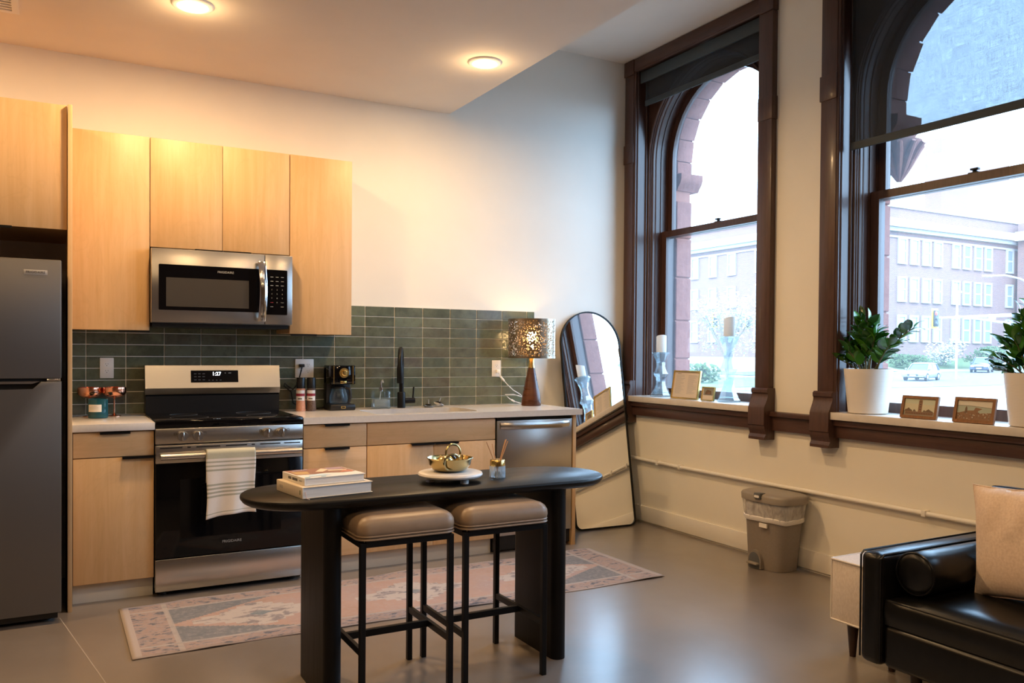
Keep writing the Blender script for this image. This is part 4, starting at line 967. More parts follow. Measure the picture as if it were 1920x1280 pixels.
# marble pedestal tray, brass bowl
c = onZ(848, 903, ZT); mx, my = c.x, c.y+.02
T = thing('marble_tray', 'round white marble footed tray on the black table', 'tray', (mx, my, ZT))
link('slab', MB().lathe([(0, .020), (.120, .020), (.130, .024), (.134, .031), (.131, .038), (.122, .041), (0, .041)], (mx, my, ZT), 56), 'marble', T)
for a in (-72, 48, 168): link('foot', MB().lathe([(0, 0), (.017, 0), (.017, .021), (0, .021)], (mx+.085*math.cos(R(a)), my+.085*math.sin(R(a)), ZT), 20), 'marble', T)
zb = ZT+.0412
T = thing('brass_bowl', 'hammered brass bowl with two ring handles on the marble tray', 'bowl', (mx, my+.005, zb))
link('body', MB().lathe([(0, 0), (.050, 0), (.072, .010), (.086, .030), (.089, .048), (.096, .056), (.0945, .0575), (.0865, .049), (.083, .031), (.069, .013), (0, .004)], (mx, my+.005, zb), 56), 'brass', T)
def ring_handle(cx, cy, cz, r, rx, rz): 
    b = MB(); b.tube([(cx+(r*math.cos(t))*math.cos(rz), cy+(r*math.cos(t))*math.sin(rz)+r*math.sin(t)*math.sin(rx), cz+r*math.sin(t)*math.cos(rx)) for t in [2*math.pi*i/32 for i in range(32)]], .0048, 8, closed=True); return link('ring_handle', b, 'brass', T)
ring_handle(mx-.030, my-.075, zb+.048, .034, -.30, .12); ring_handle(mx+.045, my+.070, zb+.066, .036, .10, .15)
T2 = thing('brass_ball', 'rounded brass ornament inside the brass bowl', 'ornament', (mx-.02, my+.01, zb+.004))
b = MB(); bmesh.ops.create_uvsphere(b.bm, u_segments=28, v_segments=16, radius=.036); bmesh.ops.scale(b.bm, vec=(1, 1, .8), verts=b.bm.verts); bmesh.ops.translate(b.bm, vec=(mx-.022, my+.008, zb+.0365), verts=b.bm.verts); link('ball', b, 'brass', T2)
T2 = thing('brass_charm', 'small brass charm with black tag in the brass bowl', 'ornament', (mx+.04, my+.02, zb+.02))
b = MB(); bmesh.ops.create_uvsphere(b.bm, u_segments=20, v_segments=12, radius=.014); bmesh.ops.translate(b.bm, vec=(mx+.045, my+.030, zb+.052), verts=b.bm.verts); link('bead', b, 'brass', T2)
link('tag', MB().tube([(mx+.012, my+.02, zb+.068), (mx+.026, my+.008, zb+.048)], [.007, .006], 6), 'black_plastic', T2)
link('stand', MB().cyl((mx+.04, my+.025, zb+.006), (mx+.043, my+.028, zb+.045), .010, n=10), 'brass', T2)

# reed diffuser
c = onZ(935, 896, ZT); dx, dy = c.x, c.y+.012
T = thing('reed_diffuser', 'ribbed glass reed diffuser with gold collar and rattan sticks', 'diffuser', (dx, dy, ZT))
b = MB(); L = []
for z, r_ in ((0, .030), (.002, .0325), (.050, .0325), (.052, .0315)): L.append([(dx+(r_+.0012*math.cos(24*t))*math.cos(t), dy+(r_+.0012*math.cos(24*t))*math.sin(t), ZT+z) for t in [2*math.pi*i/96 for i in range(96)]])
b.loft(L); link('jar', b, 'frosted_glass', T)
link('oil', MB().lathe([(0, .004), (.029, .004), (.029, .030), (0, .030)], (dx, dy, ZT), 28), 'liquid', T)
link('collar', MB().lathe([(.008, .078), (.030, .078), (.0325, .074), (.0325, .052), (.008, .052), (.008, .078)], (dx, dy, ZT), 36), 'gold', T)
for ex, ey, ez in ((-.048, .01, .155), (-.010, .03, .142), (.040, .0, .160), (.044, .004, .162), (.042, .008, .158), (.047, -.004, .155)):
    link('reed', MB().cyl((dx-ex*.25, dy-ey*.25, ZT+.006), (dx+ex, dy+ey, ZT+ez), .0022, n=8), 'stick_rattan', T)

# ------------------------------------------------------------------ leaning mirror
T = thing('floor_mirror', 'tall arched mirror with thin black frame leaning in the corner', 'mirror', (3.572, 5.005, .004), (R(-10.2), 0, R(-2.5)))
mw, mh, rr_ = .262, 1.625, .262
def mirror_out(e):
    o = []
    for a in range(0, 181, 6): o.append((-(mw-e)*math.cos(R(180-a)) * -1 if False else (mw-e)*math.cos(R(a)), mh-rr_+(rr_-e)*math.sin(R(a))))
    rb = .05-e*.5
    for a in range(0, 91, 15): o.append((-(mw-e)+rb-rb*math.cos(R(a)), e+rb-rb*math.sin(R(a))))
    for a in range(0, 91, 15): o.append(((mw-e)-rb+rb*math.sin(R(a)), e+rb-rb*math.cos(R(a))))
    return o
link('frame', MB().ring(mirror_out(0), mirror_out(.009), -.012, .016, 'XZ'), 'black_metal', T, local=True)
link('glass', MB().prism(mirror_out(.008), -.004, .002, 'XZ'), 'mirror_silver', T, local=True, smooth=False)
link('backing', MB().prism(mirror_out(.008), .004, .014, 'XZ'), 'black_plastic', T, local=True, smooth=False)

# ------------------------------------------------------------------ things on the window sills
ZSL = .9645
def candle_holder(x, y, h, rz, label, clabel):
    T = thing('candle_holder', label, 'candle holder', (x, y, ZSL), (0, 0, rz), group='crystal candle holders on the sill')
    k = h/.334; sq = lambda r, n=4: [(r*math.cos(2*math.pi*i/n+math.pi/4), r*math.sin(2*math.pi*i/n+math.pi/4)) for i in range(n)]
    b = MB(); b.loft([[(px, py, z) for px, py in sq(r, 8)] for z, r in ((0, .082), (.012, .082), (.032, .066), (.034, .060))]); link('foot', b, 'crystal', T, local=True, ang=20)
    prof = [(.034, .056), (.055, .044), (.090, .032), (.125, .030), (.150, .036), (.172, .052), (.190, .040), (.225, .029), (.260, .029), (.295, .041), (.322, .056)]
    b = MB(); b.loft([[(px, py, .034+(z-.034)*(h-.046)/.288) for px, py in sq(r*1.22, 8)] for z, r in prof]); link('stem', b, 'crystal', T, local=True, ang=20)
    b = MB(); b.loft([[(px, py, z) for px, py in sq(r, 8)] for z, r in ((h-.012, .050), (h-.010, .070), (h, .072), (h, .050))]); link('cup_plate', b, 'crystal', T, local=True, ang=20)
    cb = MB(); r = .038; n = 32; lo = [(r*math.cos(2*math.pi*i/n), r*math.sin(2*math.pi*i/n), 0) for i in range(n)]
    hi = [(r*math.cos(2*math.pi*i/n), r*math.sin(2*math.pi*i/n), .118+.014*math.sin(2*math.pi*i/n+3.6)) for i in range(n)]
    cb.loft([lo, hi]); 
    c_ = thing('pillar_candle', clabel, 'candle', (x, y, ZSL+h+.0005), group='pillar candles')
    link('wax', cb, 'wax', c_, local=True); link('wick', MB().cyl((0, 0, .115), (.002, 0, .128), .0012, n=6), 'print_dark', c_, local=True)
candle_holder(4.035, 4.965, .334, .3, 'crystal glass candle holder at the mirror end of the sill', 'short white pillar candle on the holder nearest the mirror')
candle_holder(4.035, 4.245, .445, .5, 'tall crystal glass candle holder beside the small gold frame', 'white pillar candle on the tall holder against the bright window')

def picture(name, label, ybl, ybr, x, h, m, fw, lean, group, art):
    wd = ybl-ybr; T = thing(name, label, 'picture frame', (x, ybl, ZSL+.001), (0, 0, R(-90)), group=group)
    T.rotation_euler = (R(-lean), 0, R(-90))
    # local: x runs toward the camera along the sill, z up, y points out through the window
    link('frame', MB().ring([(0, 0), (wd, 0), (wd, h), (0, h)], [(fw, fw), (wd-fw, fw), (wd-fw, h-fw), (fw, h-fw)], -.006, .008, 'XZ'), m, T, local=True)
    link('back_board', MB().box(fw*.5, wd-fw*.5, .004, .007, fw*.5, h-fw*.5), 'paper', T, local=True)
    a = link('print', MB().box(fw, wd-fw, .001, .004, fw, h-fw), 'paper', T, local=True)
    art(a, fw, wd-fw, fw, h-fw)
    s_ = math.tan(R(lean)); b = MB(); b.prism([(wd/2-.012, h*.6), (wd/2+.012, h*.6), (wd/2+.02, .0), (wd/2-.02, .0)], .010, .013, 'XZ')
    st = link('easel_back', b, 'black_plastic', T, local=True); 
    return T
def art_list(a, x0, x1, z0, z1):
    W_, H_ = x1-x0, z1-z0; polys = []
    def bar(u0, u1, v, t, m_='print_grey'): polys.append((m_, [(x0+u0*W_, .0006, z0+v*H_), (x0+u1*W_, .0006, z0+v*H_), (x0+u1*W_, .0006, z0+(v+t)*H_), (x0+u0*W_, .0006, z0+(v+t)*H_)]))
    bar(.12, .26, .93, .018, 'ink')
    random.seed(5)
    for i in range(26): v = .88-.029*i; bar(.07, .30+random.uniform(-.02, .14), v, .007); bar(.56, .80+random.uniform(-.04, .13), v, .007)
    flat('printed_lines', polys, a)
def art_small(a, x0, x1, z0, z1):
    W_, H_ = x1-x0, z1-z0; q = lambda pts: [(x0+u*W_, .0006, z0+v*H_) for u, v in pts]
    flat('photo', [('pc_grey', q([(.08, .38), (.92, .38), (.92, .96), (.08, .96)])), ('pc_roof', [(p[0], .0005, p[2]) for p in q([(.2, .45), (.8, .45), (.75, .75), (.4, .85), (.25, .7)])]), ('pc_brick', [(p[0], .0004, p[2]) for p in q([(.35, .5), (.7, .52), (.6, .66)])])], a)
def art_tower(a, x0, x1, z0, z1):
    W_, H_ = x1-x0, z1-z0; q = lambda pts, k: [(x0+u*W_, .0007-.00006*k, z0+v*H_) for u, v in pts]
    P_ = [('pc_sky', q([(0, 0), (1, 0), (1, 1), (0, 1)], 0)), ('pc_haze', q([(0, .72), (1, .66), (1, 1), (0, 1)], 1)), ('pc_grey', q([(0, 0), (1, 0), (1, .24), (0, .26)], 2)),
          ('pc_roof', q([(.02, .24), (.04, .34), (.10, .38), (.15, .46), (.20, .38), (.26, .33), (.28, .24)], 3)), ('pc_roof', q([(.30, .24), (.31, .33), (.34, .38), (.37, .33), (.40, .24)], 4)), ('pc_roof', q([(.62, .24), (.63, .31), (.66, .36), (.70, .30), (.72, .33), (.79, .43), (.86, .34), (.92, .30), (.96, .22)], 5)),
          ('pc_brick', q([(.46, .10), (.58, .10), (.58, .88), (.56, .95), (.48, .95), (.46, .88)], 6)), ('pc_brick', q([(.05, .06), (.95, .06), (.95, .22), (.05, .24)], 7))]
    k = 8
    for i in range(16): u = .08+.055*i; P_.append(('pc_dark', q([(u, .10), (u+.022, .10), (u+.022, .18), (u, .18)], k)))
    for v in (.35, .5, .65, .8): P_.append(('pc_dark', q([(.50, v), (.54, v), (.54, v+.06), (.50, v+.06)], k)))
    flat('postcard', P_, a)
def art_town(a, x0, x1, z0, z1):
    W_, H_ = x1-x0, z1-z0; q = lambda pts, k: [(x0+u*W_, .0007-.00006*k, z0+v*H_) for u, v in pts]
    P_ = [('pc_white', q([(0, 0), (1, 0), (1, 1), (0, 1)], 0)), ('pc_sea', q([(0, .3), (1, .3), (1, .66), (.4, .74), (0, .74)], 1)), ('pc_dark', q([(0, .725), (.4, .725), (1, .645), (1, .66), (.4, .74), (0, .74)], 2)), ('pc_brick', q([(.05, .35), (.30, .48), (.48, .50), (.52, .66), (.72, .60), (.60, .48), (.62, .36), (1, .42), (1, 0), (0, 0), (0, .35)], 3)),
          ('pc_roof', q([(.22, .34), (.23, .60), (.26, .72), (.29, .60), (.30, .34)], 4))]
    random.seed(11)
    for i in range(70):
        u, v = random.uniform(.02, .95), random.uniform(.02, .36); s_ = random.uniform(.012, .03); P_.append((random.choice(('pc_white', 'pc_roof', 'pc_dark', 'pc_grey', 'pc_roof')), q([(u, v), (u+s_, v), (u+s_, v+s_*1.2), (u+s_*.5, v+s_*1.8), (u, v+s_*1.2)], 5)))
    flat('postcard', P_, a)
gf = onX(1262, 745, 3.975); gr = onX(1312, 749, 3.975)
picture('gold_frame', 'gold frame holding a printed two column list', gf.y, gr.y, 3.955, .205, 'gold', .011, 9, 'gold picture frames on the sill', art_list)
picture('gold_frame', 'small gold frame with a tiny photo beside the tall candle holder', 4.430, 4.305, 3.955, .098, 'gold', .007, 9, 'gold picture frames on the sill', art_small)
picture('wooden_frame', 'brown wooden frame with an old postcard of a tall tower', onX(1690, 782, 3.925).y, onX(1758, 787, 3.925).y, 3.915, .118, 'frame_wood', .015, 12, 'wooden postcard frames on the sill', art_tower)
picture('wooden_frame', 'brown wooden frame with an old postcard of a hillside town', onX(1786, 790, 3.905).y, onX(1863, 796, 3.905).y, 3.905, .125, 'frame_wood', .015, 12, 'wooden postcard frames on the sill', art_town)

# ZZ plants
leaf_me = None
def leaf_mesh():
    b = MB(); n = 8; rows = []
    for i in range(n+1):
        t = i/n; w_ = .5*math.sin(math.pi*t**.85)**.75*.52 if 0 < t < 1 else .001
        rows.append([(-w_, t, .10*w_+.10*math.sin(math.pi*t)), (0, t, -.03+.10*math.sin(math.pi*t)), (w_, t, .10*w_+.10*math.sin(math.pi*t))])
    vs = [[b.bm.verts.new(p) for p in r_] for r_ in rows]
    for i in range(n):
        for j in range(2): b.bm.faces.new((vs[i][j], vs[i+1][j], vs[i+1][j+1], vs[i][j+1]))
    return b
def plant(x, y, label, stems, pot_r0, pot_r1, pot_h):
    global leaf_me
    T = thing('potted_plant', label, 'plant', (x, y, ZSL), group='potted plants on the sill')
    link('pot', MB().lathe([(0, .002), (pot_r0-.006, .002), (pot_r0, .006), (pot_r1, pot_h), (pot_r1-.004, pot_h), (pot_r1-.008, pot_h-.012), (pot_r0-.004, .02), (0, .012)], (x, y, ZSL), 48), 'pot_white', T)
    b = MB()
    for a in range(4): b.cyl((x+pot_r0*.8*math.cos(a*1.57+.4), y+pot_r0*.8*math.sin(a*1.57+.4), ZSL), (x+pot_r0*.8*math.cos(a*1.57+.4), y+pot_r0*.8*math.sin(a*1.57+.4), ZSL+.003), .012, n=10)
    link('pot_foot', b, 'black_plastic', T)
    link('soil', MB().lathe([(0, pot_h-.018), (pot_r1-.009, pot_h-.022)], (x, y, ZSL), 32), 'soil', T)
    for (ax, ay, hh, sx_, sy_) in stems:       # tip offset, height, root offset
        root = Vector((x+sx_, y+sy_, ZSL+pot_h-.025)); tip = Vector((x+ax, y+ay, ZSL+pot_h+hh)); mid = root*.5+tip*.5+Vector((-(ax-sx_)*.16, -(ay-sy_)*.16, hh*.12))
        pts = [(root*(1-t)**2+mid*2*t*(1-t)+tip*t*t) for t in [i/12 for i in range(13)]]
        st = link('stem', MB().tube(pts, [.0058-.0040*i/12 for i in range(13)], 8), 'zz_stem', T)
        n_l = 7 if hh > .1 else 5
        for i in range(n_l*2+1):
            t = .30+.70*(i//2+.5*(i % 2)*.4)/n_l; t = min(t, 1.0)
            q = root*(1-t)**2+mid*2*t*(1-t)+tip*t*t; q2 = root*(1-t+.02)**2+mid*2*(t-.02)*(1-t+.02)+tip*(t-.02)**2; dirv = (q-q2).normalized()
            side = dirv.cross(Vector((0.25, .1, 1))).normalized()*(1 if i % 2 else -1)
            if i == n_l*2: q = tip; out = dirv
            else: out = (side*.85+dirv*.75+Vector((0, 0, random.uniform(-.1, .25)))).normalized()
            if q.x+out.x*.085 > XR+.205: out.x = -abs(out.x)
            if y > 2.9 and q.y+out.y*.085 > YC[1]+HW-.02: out.y = -abs(out.y)
            ln = random.uniform(.078, .104)*(1.0-.25*abs(t-.6))
            if leaf_me is None: lf = link('leaf', leaf_mesh(), 'zz_leaf', st, local=True, ang=80); leaf_me = lf.data
            else: lf = bpy.data.objects.new('leaf', leaf_me); COL.objects.link(lf); lf.parent = st
            zax = (Vector((0, 0, 1))*.8+Vector((random.uniform(-.4, .4), random.uniform(-.4, .4), 0))-dirv*.3); xax = out.cross(zax).normalized(); zax = xax.cross(out).normalized()
            M = Matrix((xax, out, zax)).transposed().to_4x4(); M.translation = q-ORG[T.name]
            lf.matrix_basis = M @ Matrix.Scale(ln, 4)
pc = onX(1627, 776, 4.005)
plant(4.005, pc.y, 'zz plant in a white pot beside the two wooden postcard frames, leaning stem',
      [(.03, .070, .285, 0, .01), (-.03, -.300, .225, .0, -.03), (-.05, -.170, .13, .01, -.04), (-.04, .12, .14, 0, .03), (-.07, .14, .05, -.01, .04), (.02, -.03, .225, .01, 0), (-.07, -.04, .16, -.02, 0), (-.03, .05, .24, -.01, .02), (.03, .13, .17, .02, .03), (-.09, .06, .10, -.04, .01), (-.06, -.09, .19, -.02, -.02), (-.02, -.01, .26, 0, 0)], .104, .129, .250)
pc2 = onX(1905, 802, 3.990)
plant(3.990, pc2.y-.085, 'zz plant in a white pot cut off by the right edge of the view',
      [(-.02, .06, .26, 0, .01), (-.03, .13, .13, 0, .03), (-.04, .17, .02, 0, .05), (-.05, .15, .07, 0, .04), (.0, .02, .32, 0, 0), (-.04, -.06, .24, 0, -.02), (.03, -.12, .2, 0, -.02), (.01, .10, .19, 0, .02), (-.06, .07, .16, -.02, .02)], .104, .129, .250)

# ------------------------------------------------------------------ waste bin
bx_, by_ = 3.822, 3.622
T = thing('waste_bin', 'taupe plastic pedal bin with a clear bag folded over its rim', 'bin', (bx_, by_, 0))
def binloop(t, z, e=0.0): return [(x, y, z) for x, y in sqell(bx_+.012-.022*t, by_+.022-.030*t, .098+.020*t+e, .142+.032*t+e, 3.4, 56)]
b = MB(); b.loft([binloop(t, z) for t, z in ((-.02, .001), (0, .006), (.10, .050), (.105, .054), (.9, .395))]); bd = link('body', b, 'bin_grey', T)
# pedal recess on the room side
b = MB(); px_ = bx_-.092
pr = [(by_+.048+.052*math.cos(R(a)), .052+.060*math.sin(R(a))) for a in range(0, 181, 12)]; pr = [(by_+.100, .004)] + pr + [(by_-.004, .004)]
link('pedal_recess', MB().prism(pr, px_-.020, px_+.02, 'YZ'), 'bin_grey', T)
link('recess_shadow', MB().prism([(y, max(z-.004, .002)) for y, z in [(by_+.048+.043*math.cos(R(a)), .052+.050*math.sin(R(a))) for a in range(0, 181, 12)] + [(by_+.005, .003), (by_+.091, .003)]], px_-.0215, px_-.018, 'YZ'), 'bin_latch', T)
link('pedal', MB().box(px_-.046, px_-.012, by_+.006, by_+.090, .026, .040, .006), 'bin_lid', T)
b = MB(); L = []
for t, z, e in ((.62, .300, .008), (.64, .312, .012), (.66, .318, .010), (.80, .36, .012), (.92, .41, .013), (.97, .428, .006)):
    L.append([(x+.003*math.sin(i*2.1+z*60), y+.003*math.cos(i*1.7+z*40), zz_+.004*math.sin(i*.45)) for i, (x, y, zz_) in enumerate(binloop(t, z, e))])
b.loft(L, caps=False); bag = link('bin_bag', b, 'bin_bag', T)
b = MB(); b.loft([[(x, y, zz_+.004*math.sin(i*.45)) for i, (x, y, zz_) in enumerate(binloop(t, z, e))] for t, z, e in ((.62, .292, .0095), (.62, .298, .014), (.64, .318, .0145), (.64, .322, .011))], caps=False); link('bag_hem', b, 'bag_hem', bag)
b = MB(); b.loft([binloop(t, z, e) for t, z, e in ((1, .410, .010), (1, .412, .018), (1.03, .446, .020), (1.03, .458, .012), (1.03, .463, -.004), (1.0, .464, -.05), (1.0, .465, -.09))]); lid = link('lid', b, 'bin_lid', T, ang=60)
lt = onX(1421, 927, 3.672)
link('latch', MB().box(3.662, 3.712, lt.y-.026, lt.y+.026, .432, .468, .006), 'bin_latch', lid)
link('latch_plate', MB().prism(rrect(lt.y-.019, lt.y+.019, .440, .454, .006), 3.6600, 3.6625, 'YZ'), 'white_plastic', lid)
st = onX(1429, 985, 3.690); link('sticker', MB().box(3.6945, 3.7035, st.y-.030, st.y+.030, .262, .286), 'label_cream', T)

# ------------------------------------------------------------------ bench, sofa, cushions
T = thing('ottoman', 'beige linen ottoman with tapered dark legs beyond the sofa arm', 'ottoman', (3.25, 2.31, 0))
ox0, ox1, oy0, oy1 = 2.945, 3.52, 2.145, 2.465
bd = link('body', MB().box(ox0, ox1, oy0, oy1, .152, .418, .012, 3), 'bench_fabric', T)
for z in (.414, .156): link('piping', MB().tube([(x, y, z) for x, y in rrect(ox0-.001, ox1+.001, oy0-.001, oy1+.001, .012, 3)], .0045, 6, closed=True), 'piping', bd)
for x, y in ((ox0+.002, oy1-.002), (ox0+.002, oy0+.002)): link('piping', MB().tube([(x, y, .156), (x, y, .414)], .0042, 6), 'piping', bd)
for x, y in ((ox0+.065, oy1-.065), (ox1-.065, oy1-.065), (ox0+.065, oy0+.065), (ox1-.065, oy0+.065)): link('leg', MB().cyl((x, y, 0), (x, y, .153), .013, .026, n=20), 'leg_wood', T)

T = thing('sofa', 'black leather sofa with square arms and bolsters', 'sofa', (3.2, 1.2, 0))
SX0, SX1, SY0, SY1 = 2.690, 3.58, .26, 2.120; AW = .095
def soft(x0, x1, y0, y1, z0, z1, bev, seg=4, puff=0.0):
    b = MB().box(x0, x1, y0, y1, z0, z1, bev, seg); return b
for y0, y1 in ((SY1-AW, SY1), (SY0, SY0+AW)):
    ar = link('arm', soft(SX0, SX1-.06, y0, y1, .132, .552, .028), 'leather_black', T)
    for e in (y0+.004, y1-.004): link('piping', MB().tube([(SX0+.004, e, .15), (SX0+.004, e, .535), (SX0+.02, e, .549), (SX1-.08, e, .549)], .004, 6), 'leather_black', ar)
link('base', soft(SX0+.012, SX1-.05, SY0+AW+.002, SY1-AW-.002, .135, .290, .02), 'leather_black', T)
ym = (SY0+SY1)/2
def cushion(x0, x1, y0, y1, z0, z1, crown):
    b = MB(); n = 14
    def top(u, v): e = (1-abs(2*u-1)**6)*(1-abs(2*v-1)**6); return (x0+(x1-x0)*u, y0+(y1-y0)*v, z1-.022+.022*min(1, e*1.6)+crown*math.sin(math.pi*u)*math.sin(math.pi*v))
    b.surf(top, n, n)
    b.surf(lambda u, v: (x0+(x1-x0)*u, y0+(y1-y0)*v, z0), n, n)
    for f in ((lambda u, v: (x0-.008*math.sin(math.pi*v), y0+(y1-y0)*u, z0+(z1-.022-z0)*v)), (lambda u, v: (x1, y0+(y1-y0)*u, z0+(z1-.022-z0)*v)), (lambda u, v: (x0+(x1-x0)*u, y0, z0+(z1-.022-z0)*v)), (lambda u, v: (x0+(x1-x0)*u, y1, z0+(z1-.022-z0)*v))): b.surf(f, n, 6)
    bmesh.ops.remove_doubles(b.bm, verts=b.bm.verts, dist=.0005); return b
for y0, y1 in ((ym+.003, SY1-AW-.004), (SY0+AW+.004, ym-.003)):
    sc_ = link('seat_cushion', cushion(SX0+.022, SX1-.22, y0, y1, .291, .405, .018), 'leather_black', T, ang=60)
    link('piping', MB().tube([(SX0+.022, y0+.004, .384), (SX0+.022, y1-.004, .384)], .0045, 6), 'leather_black', sc_)
link('back_frame', soft(SX1-.14, SX1, SY0+.02, SY1-.02, .20, .66, .03), 'leather_black', T)
for y0, y1 in ((ym+.004, SY1-AW-.012), (SY0+AW+.012, ym-.004)):
    b = MB(); L = []
    for z, xa, xb in ((.40, 0, 0), (.42, -.02, .0), (.55, -.035, .0), (.68, -.030, 0), (.735, -.012, -.006), (.758, .018, -.03), (.764, .05, -.055)):
        L.append([(x, y, z) for x, y in rrect(SX1-.30+xa, SX1-.145+xb+.02, y0, y1, .045, 5)])
    b.loft(L); bc = link('back_cushion', b, 'leather_black', T, ang=60)
    link('piping', MB().tube([(SX1-.315, y0+.01, .728), (SX1-.300, y0+.02, .752), (SX1-.290, y0+.06, .758), (SX1-.290, y1-.06, .758), (SX1-.300, y1-.02, .752), (SX1-.315, y1-.01, .728)], .0045, 6), 'leather_black', bc)
for x, y in ((SX0+.12, SY1-.16), (SX0+.12, SY0+.16), (SX1-.12, SY1-.16), (SX1-.12, SY0+.16)): link('leg', MB().cyl((x, y, 0), (x, y, .137), .014, .024, n=16), 'leg_wood', T)
bolx, boly, bolz, br = 2.748, 1.936, .494, .076
T = thing('bolster', 'black leather bolster cushion against the sofa arm', 'cushion', (3.0, boly, bolz-br))
b = MB(); L = []
for x, r_ in ((bolx, .0), (bolx+.002, .055), (bolx+.008, .070), (bolx+.016, br), (bolx+.10, br+.002), (bolx+.42, br+.002), (bolx+.474, br), (bolx+.482, .07), (bolx+.488, .0)):
    L.append([(x, boly+max(r_, .001)*math.cos(2*math.pi*i/36), bolz+max(r_, .001)*math.sin(2*math.pi*i/36)) for i in range(36)])
b.loft(L); bo_ = link('body', b, 'leather_black', T, ang=60)
link('piping', MB().tube([(bolx+.012, boly+br*math.cos(2*math.pi*i/36), bolz+br*math.sin(2*math.pi*i/36)) for i in range(36)], .004, 6, closed=True), 'leather_black', bo_)
T = thing('throw_pillow', 'square cream linen throw pillow on the black sofa', 'pillow', (2.985, 1.655, .424), (R(-6), R(6), R(-4)))
b = MB(); n = 26; S_ = .205
def pil(sgn):
    def f(u, v):
        a, c = 2*u-1, 2*v-1; pinch = 1-.055*(1-a*a)*0-.07*(1-abs(c)**2)*abs(a)**3; pinch2 = 1-.07*(1-abs(a)**2)*abs(c)**3
        d_ = .062*((1-abs(a)**2.6)*(1-abs(c)**2.6))**.55
        wr = .006*math.sin(a*9+c*4)*(1-a*a)*(c > .1)+.004*math.sin(a*17-c*6)*(1-a*a)*max(0, c)
        return (sgn*(d_+wr*.8), a*S_*pinch, S_+c*S_*pinch2)
    return f
b.surf(pil(-1), n, n); b.surf(pil(1), n, n); bmesh.ops.remove_doubles(b.bm, verts=b.bm.verts, dist=.0008)
pb = link('cover', b, 'linen', T, local=True, ang=80)
b = MB(); b.tube([(0, a, c) for a, c in [pil(1)(i/16, 0)[1:] for i in range(17)] + [pil(1)(1, i/16)[1:] for i in range(1, 17)] + [pil(1)(1-i/16, 1)[1:] for i in range(1, 17)] + [pil(1)(0, 1-i/16)[1:] for i in range(1, 16)]], .0028, 6, closed=True); link('seam', b, 'linen', pb, local=True)

# ------------------------------------------------------------------ the street outside
def gz(x, y): 
    z = -.9 + .45*min(max((x-58)/37, 0), 1)
    return z + (1.3*min(max((y-61)/7, 0), 1) if x > 84 else 1.3*min(max((x-80)/8, 0), 1)*min(max((y-66)/6, 0), 1))
b = MB(); b.surf(lambda u, v: (XR+.6+150*u, -30+170*v, gz(XR+.6+150*u, -30+170*v)), 75, 85)
struct('ground', b, 'pavement', ang=80)
b = MB(); b.surf(lambda u, v: (30+110*u, 36+22*v, gz(30+110*u, 36+22*v)+.02), 40, 8); struct('road', b, 'asphalt', ang=80)
b = MB(); b.surf(lambda u, v: (60+70*u, 60.5+8.5*v, gz(60+70*u, 60.5+8.5*v)+.05), 50, 20); struct('lawn', b, 'grass', ang=80)
b = MB(); b.surf(lambda u, v: (32+22*u, 40+24*v, gz(32+22*u, 40+24*v)+.04), 10, 10); struct('verge', b, 'grass', ang=80)
YFAC, XCOR = 70.0, 89.7
T = thing('school_building', 'long brick building with white cornice across the street', 'building', (110, 85, 0))
zrow = [(onY(1690, a, YFAC).z, onY(1690, c, YFAC).z) for a, c in ((495, 445), (566, 518), (641, 590))]
ztop = onY(1655, 424, YFAC).z
link('wall', MB().box(XCOR, 128, YFAC, 140, -1, ztop+2.6), 'facade_brick', T)
b = MB(); b.box(XCOR-1.0, 129, YFAC-1.0, 141, ztop, ztop+1.05); b.box(XCOR-.6, 128.6, YFAC-.6, 140.6, ztop-.5, ztop); link('cornice', b, 'limestone', T)
link('belt_course', MB().box(XCOR-.15, 128.1, YFAC-.15, 140.1, ztop-1.25, ztop-1.0), 'limestone', T)
link('parapet_cap', MB().box(XCOR-.2, 128.2, YFAC-.2, 140.2, ztop+2.6, ztop+2.9), 'limestone', T)
p0_, p1_ = onY(1765, 305, 88), onY(1893, 285, 88)
link('rooftop_block', MB().box(p0_.x, p1_.x, 88, 91, ztop, p1_.z), 'facade_brick', T)
wmesh = {}
def facade_window(w_, h_, loc, rz):
    key = (round(w_, 1), round(h_, 1))
    if key not in wmesh:
        o = link('window', MB().ring([(-w_/2, 0), (w_/2, 0), (w_/2, h_), (-w_/2, h_)], [(-w_/2+.28, .25), (w_/2-.28, .25), (w_/2-.28, h_-.28), (-w_/2+.28, h_-.28)], -.12, .10, 'XZ'), 'facade_frame', T, local=True, smooth=False)
        p_ = link('pane', MB().box(-w_/2+.28, w_/2-.28, -.02, .02, .25, h_-.28), 'facade_glass', o, local=True, smooth=False); r_ = link('meeting_rail', MB().box(-w_/2+.28, w_/2-.28, -.06, .02, h_*.5-.12, h_*.5+.12), 'facade_frame', o, local=True, smooth=False)
        wmesh[key] = (o.data, p_.data, r_.data)
    else:
        o = bpy.data.objects.new('window', wmesh[key][0]); COL.objects.link(o); o.parent = T
        for nm, me in zip(('pane', 'meeting_rail'), wmesh[key][1:]): c_ = bpy.data.objects.new(nm, me); COL.objects.link(c_); c_.parent = o
    o.location = Vector(loc)-ORG[T.name]; o.rotation_euler = (0, 0, rz)
cols = [(1682, 1698), (1705, 1720.5), (1727.5, 1743), (1749, 1764.6), (1784, 1798), (1804, 1818), (1824.5, 1839), (1844, 1858), (1885, 1898)]
for a, c in cols:
    xa, xb_ = onY(a, 520, YFAC).x, onY(c, 520, YFAC).x
    for za, zb in zrow: facade_window(1.75, zb-za, ((xa+xb_)/2, YFAC-.12, za), 0)
for k in range(16):
    y = 76+4.1*k+(1.5 if (k//4) % 2 else 0)
    for za, zb in zrow: facade_window(1.75, zb-za, (XCOR-.12, y, za), R(-90))
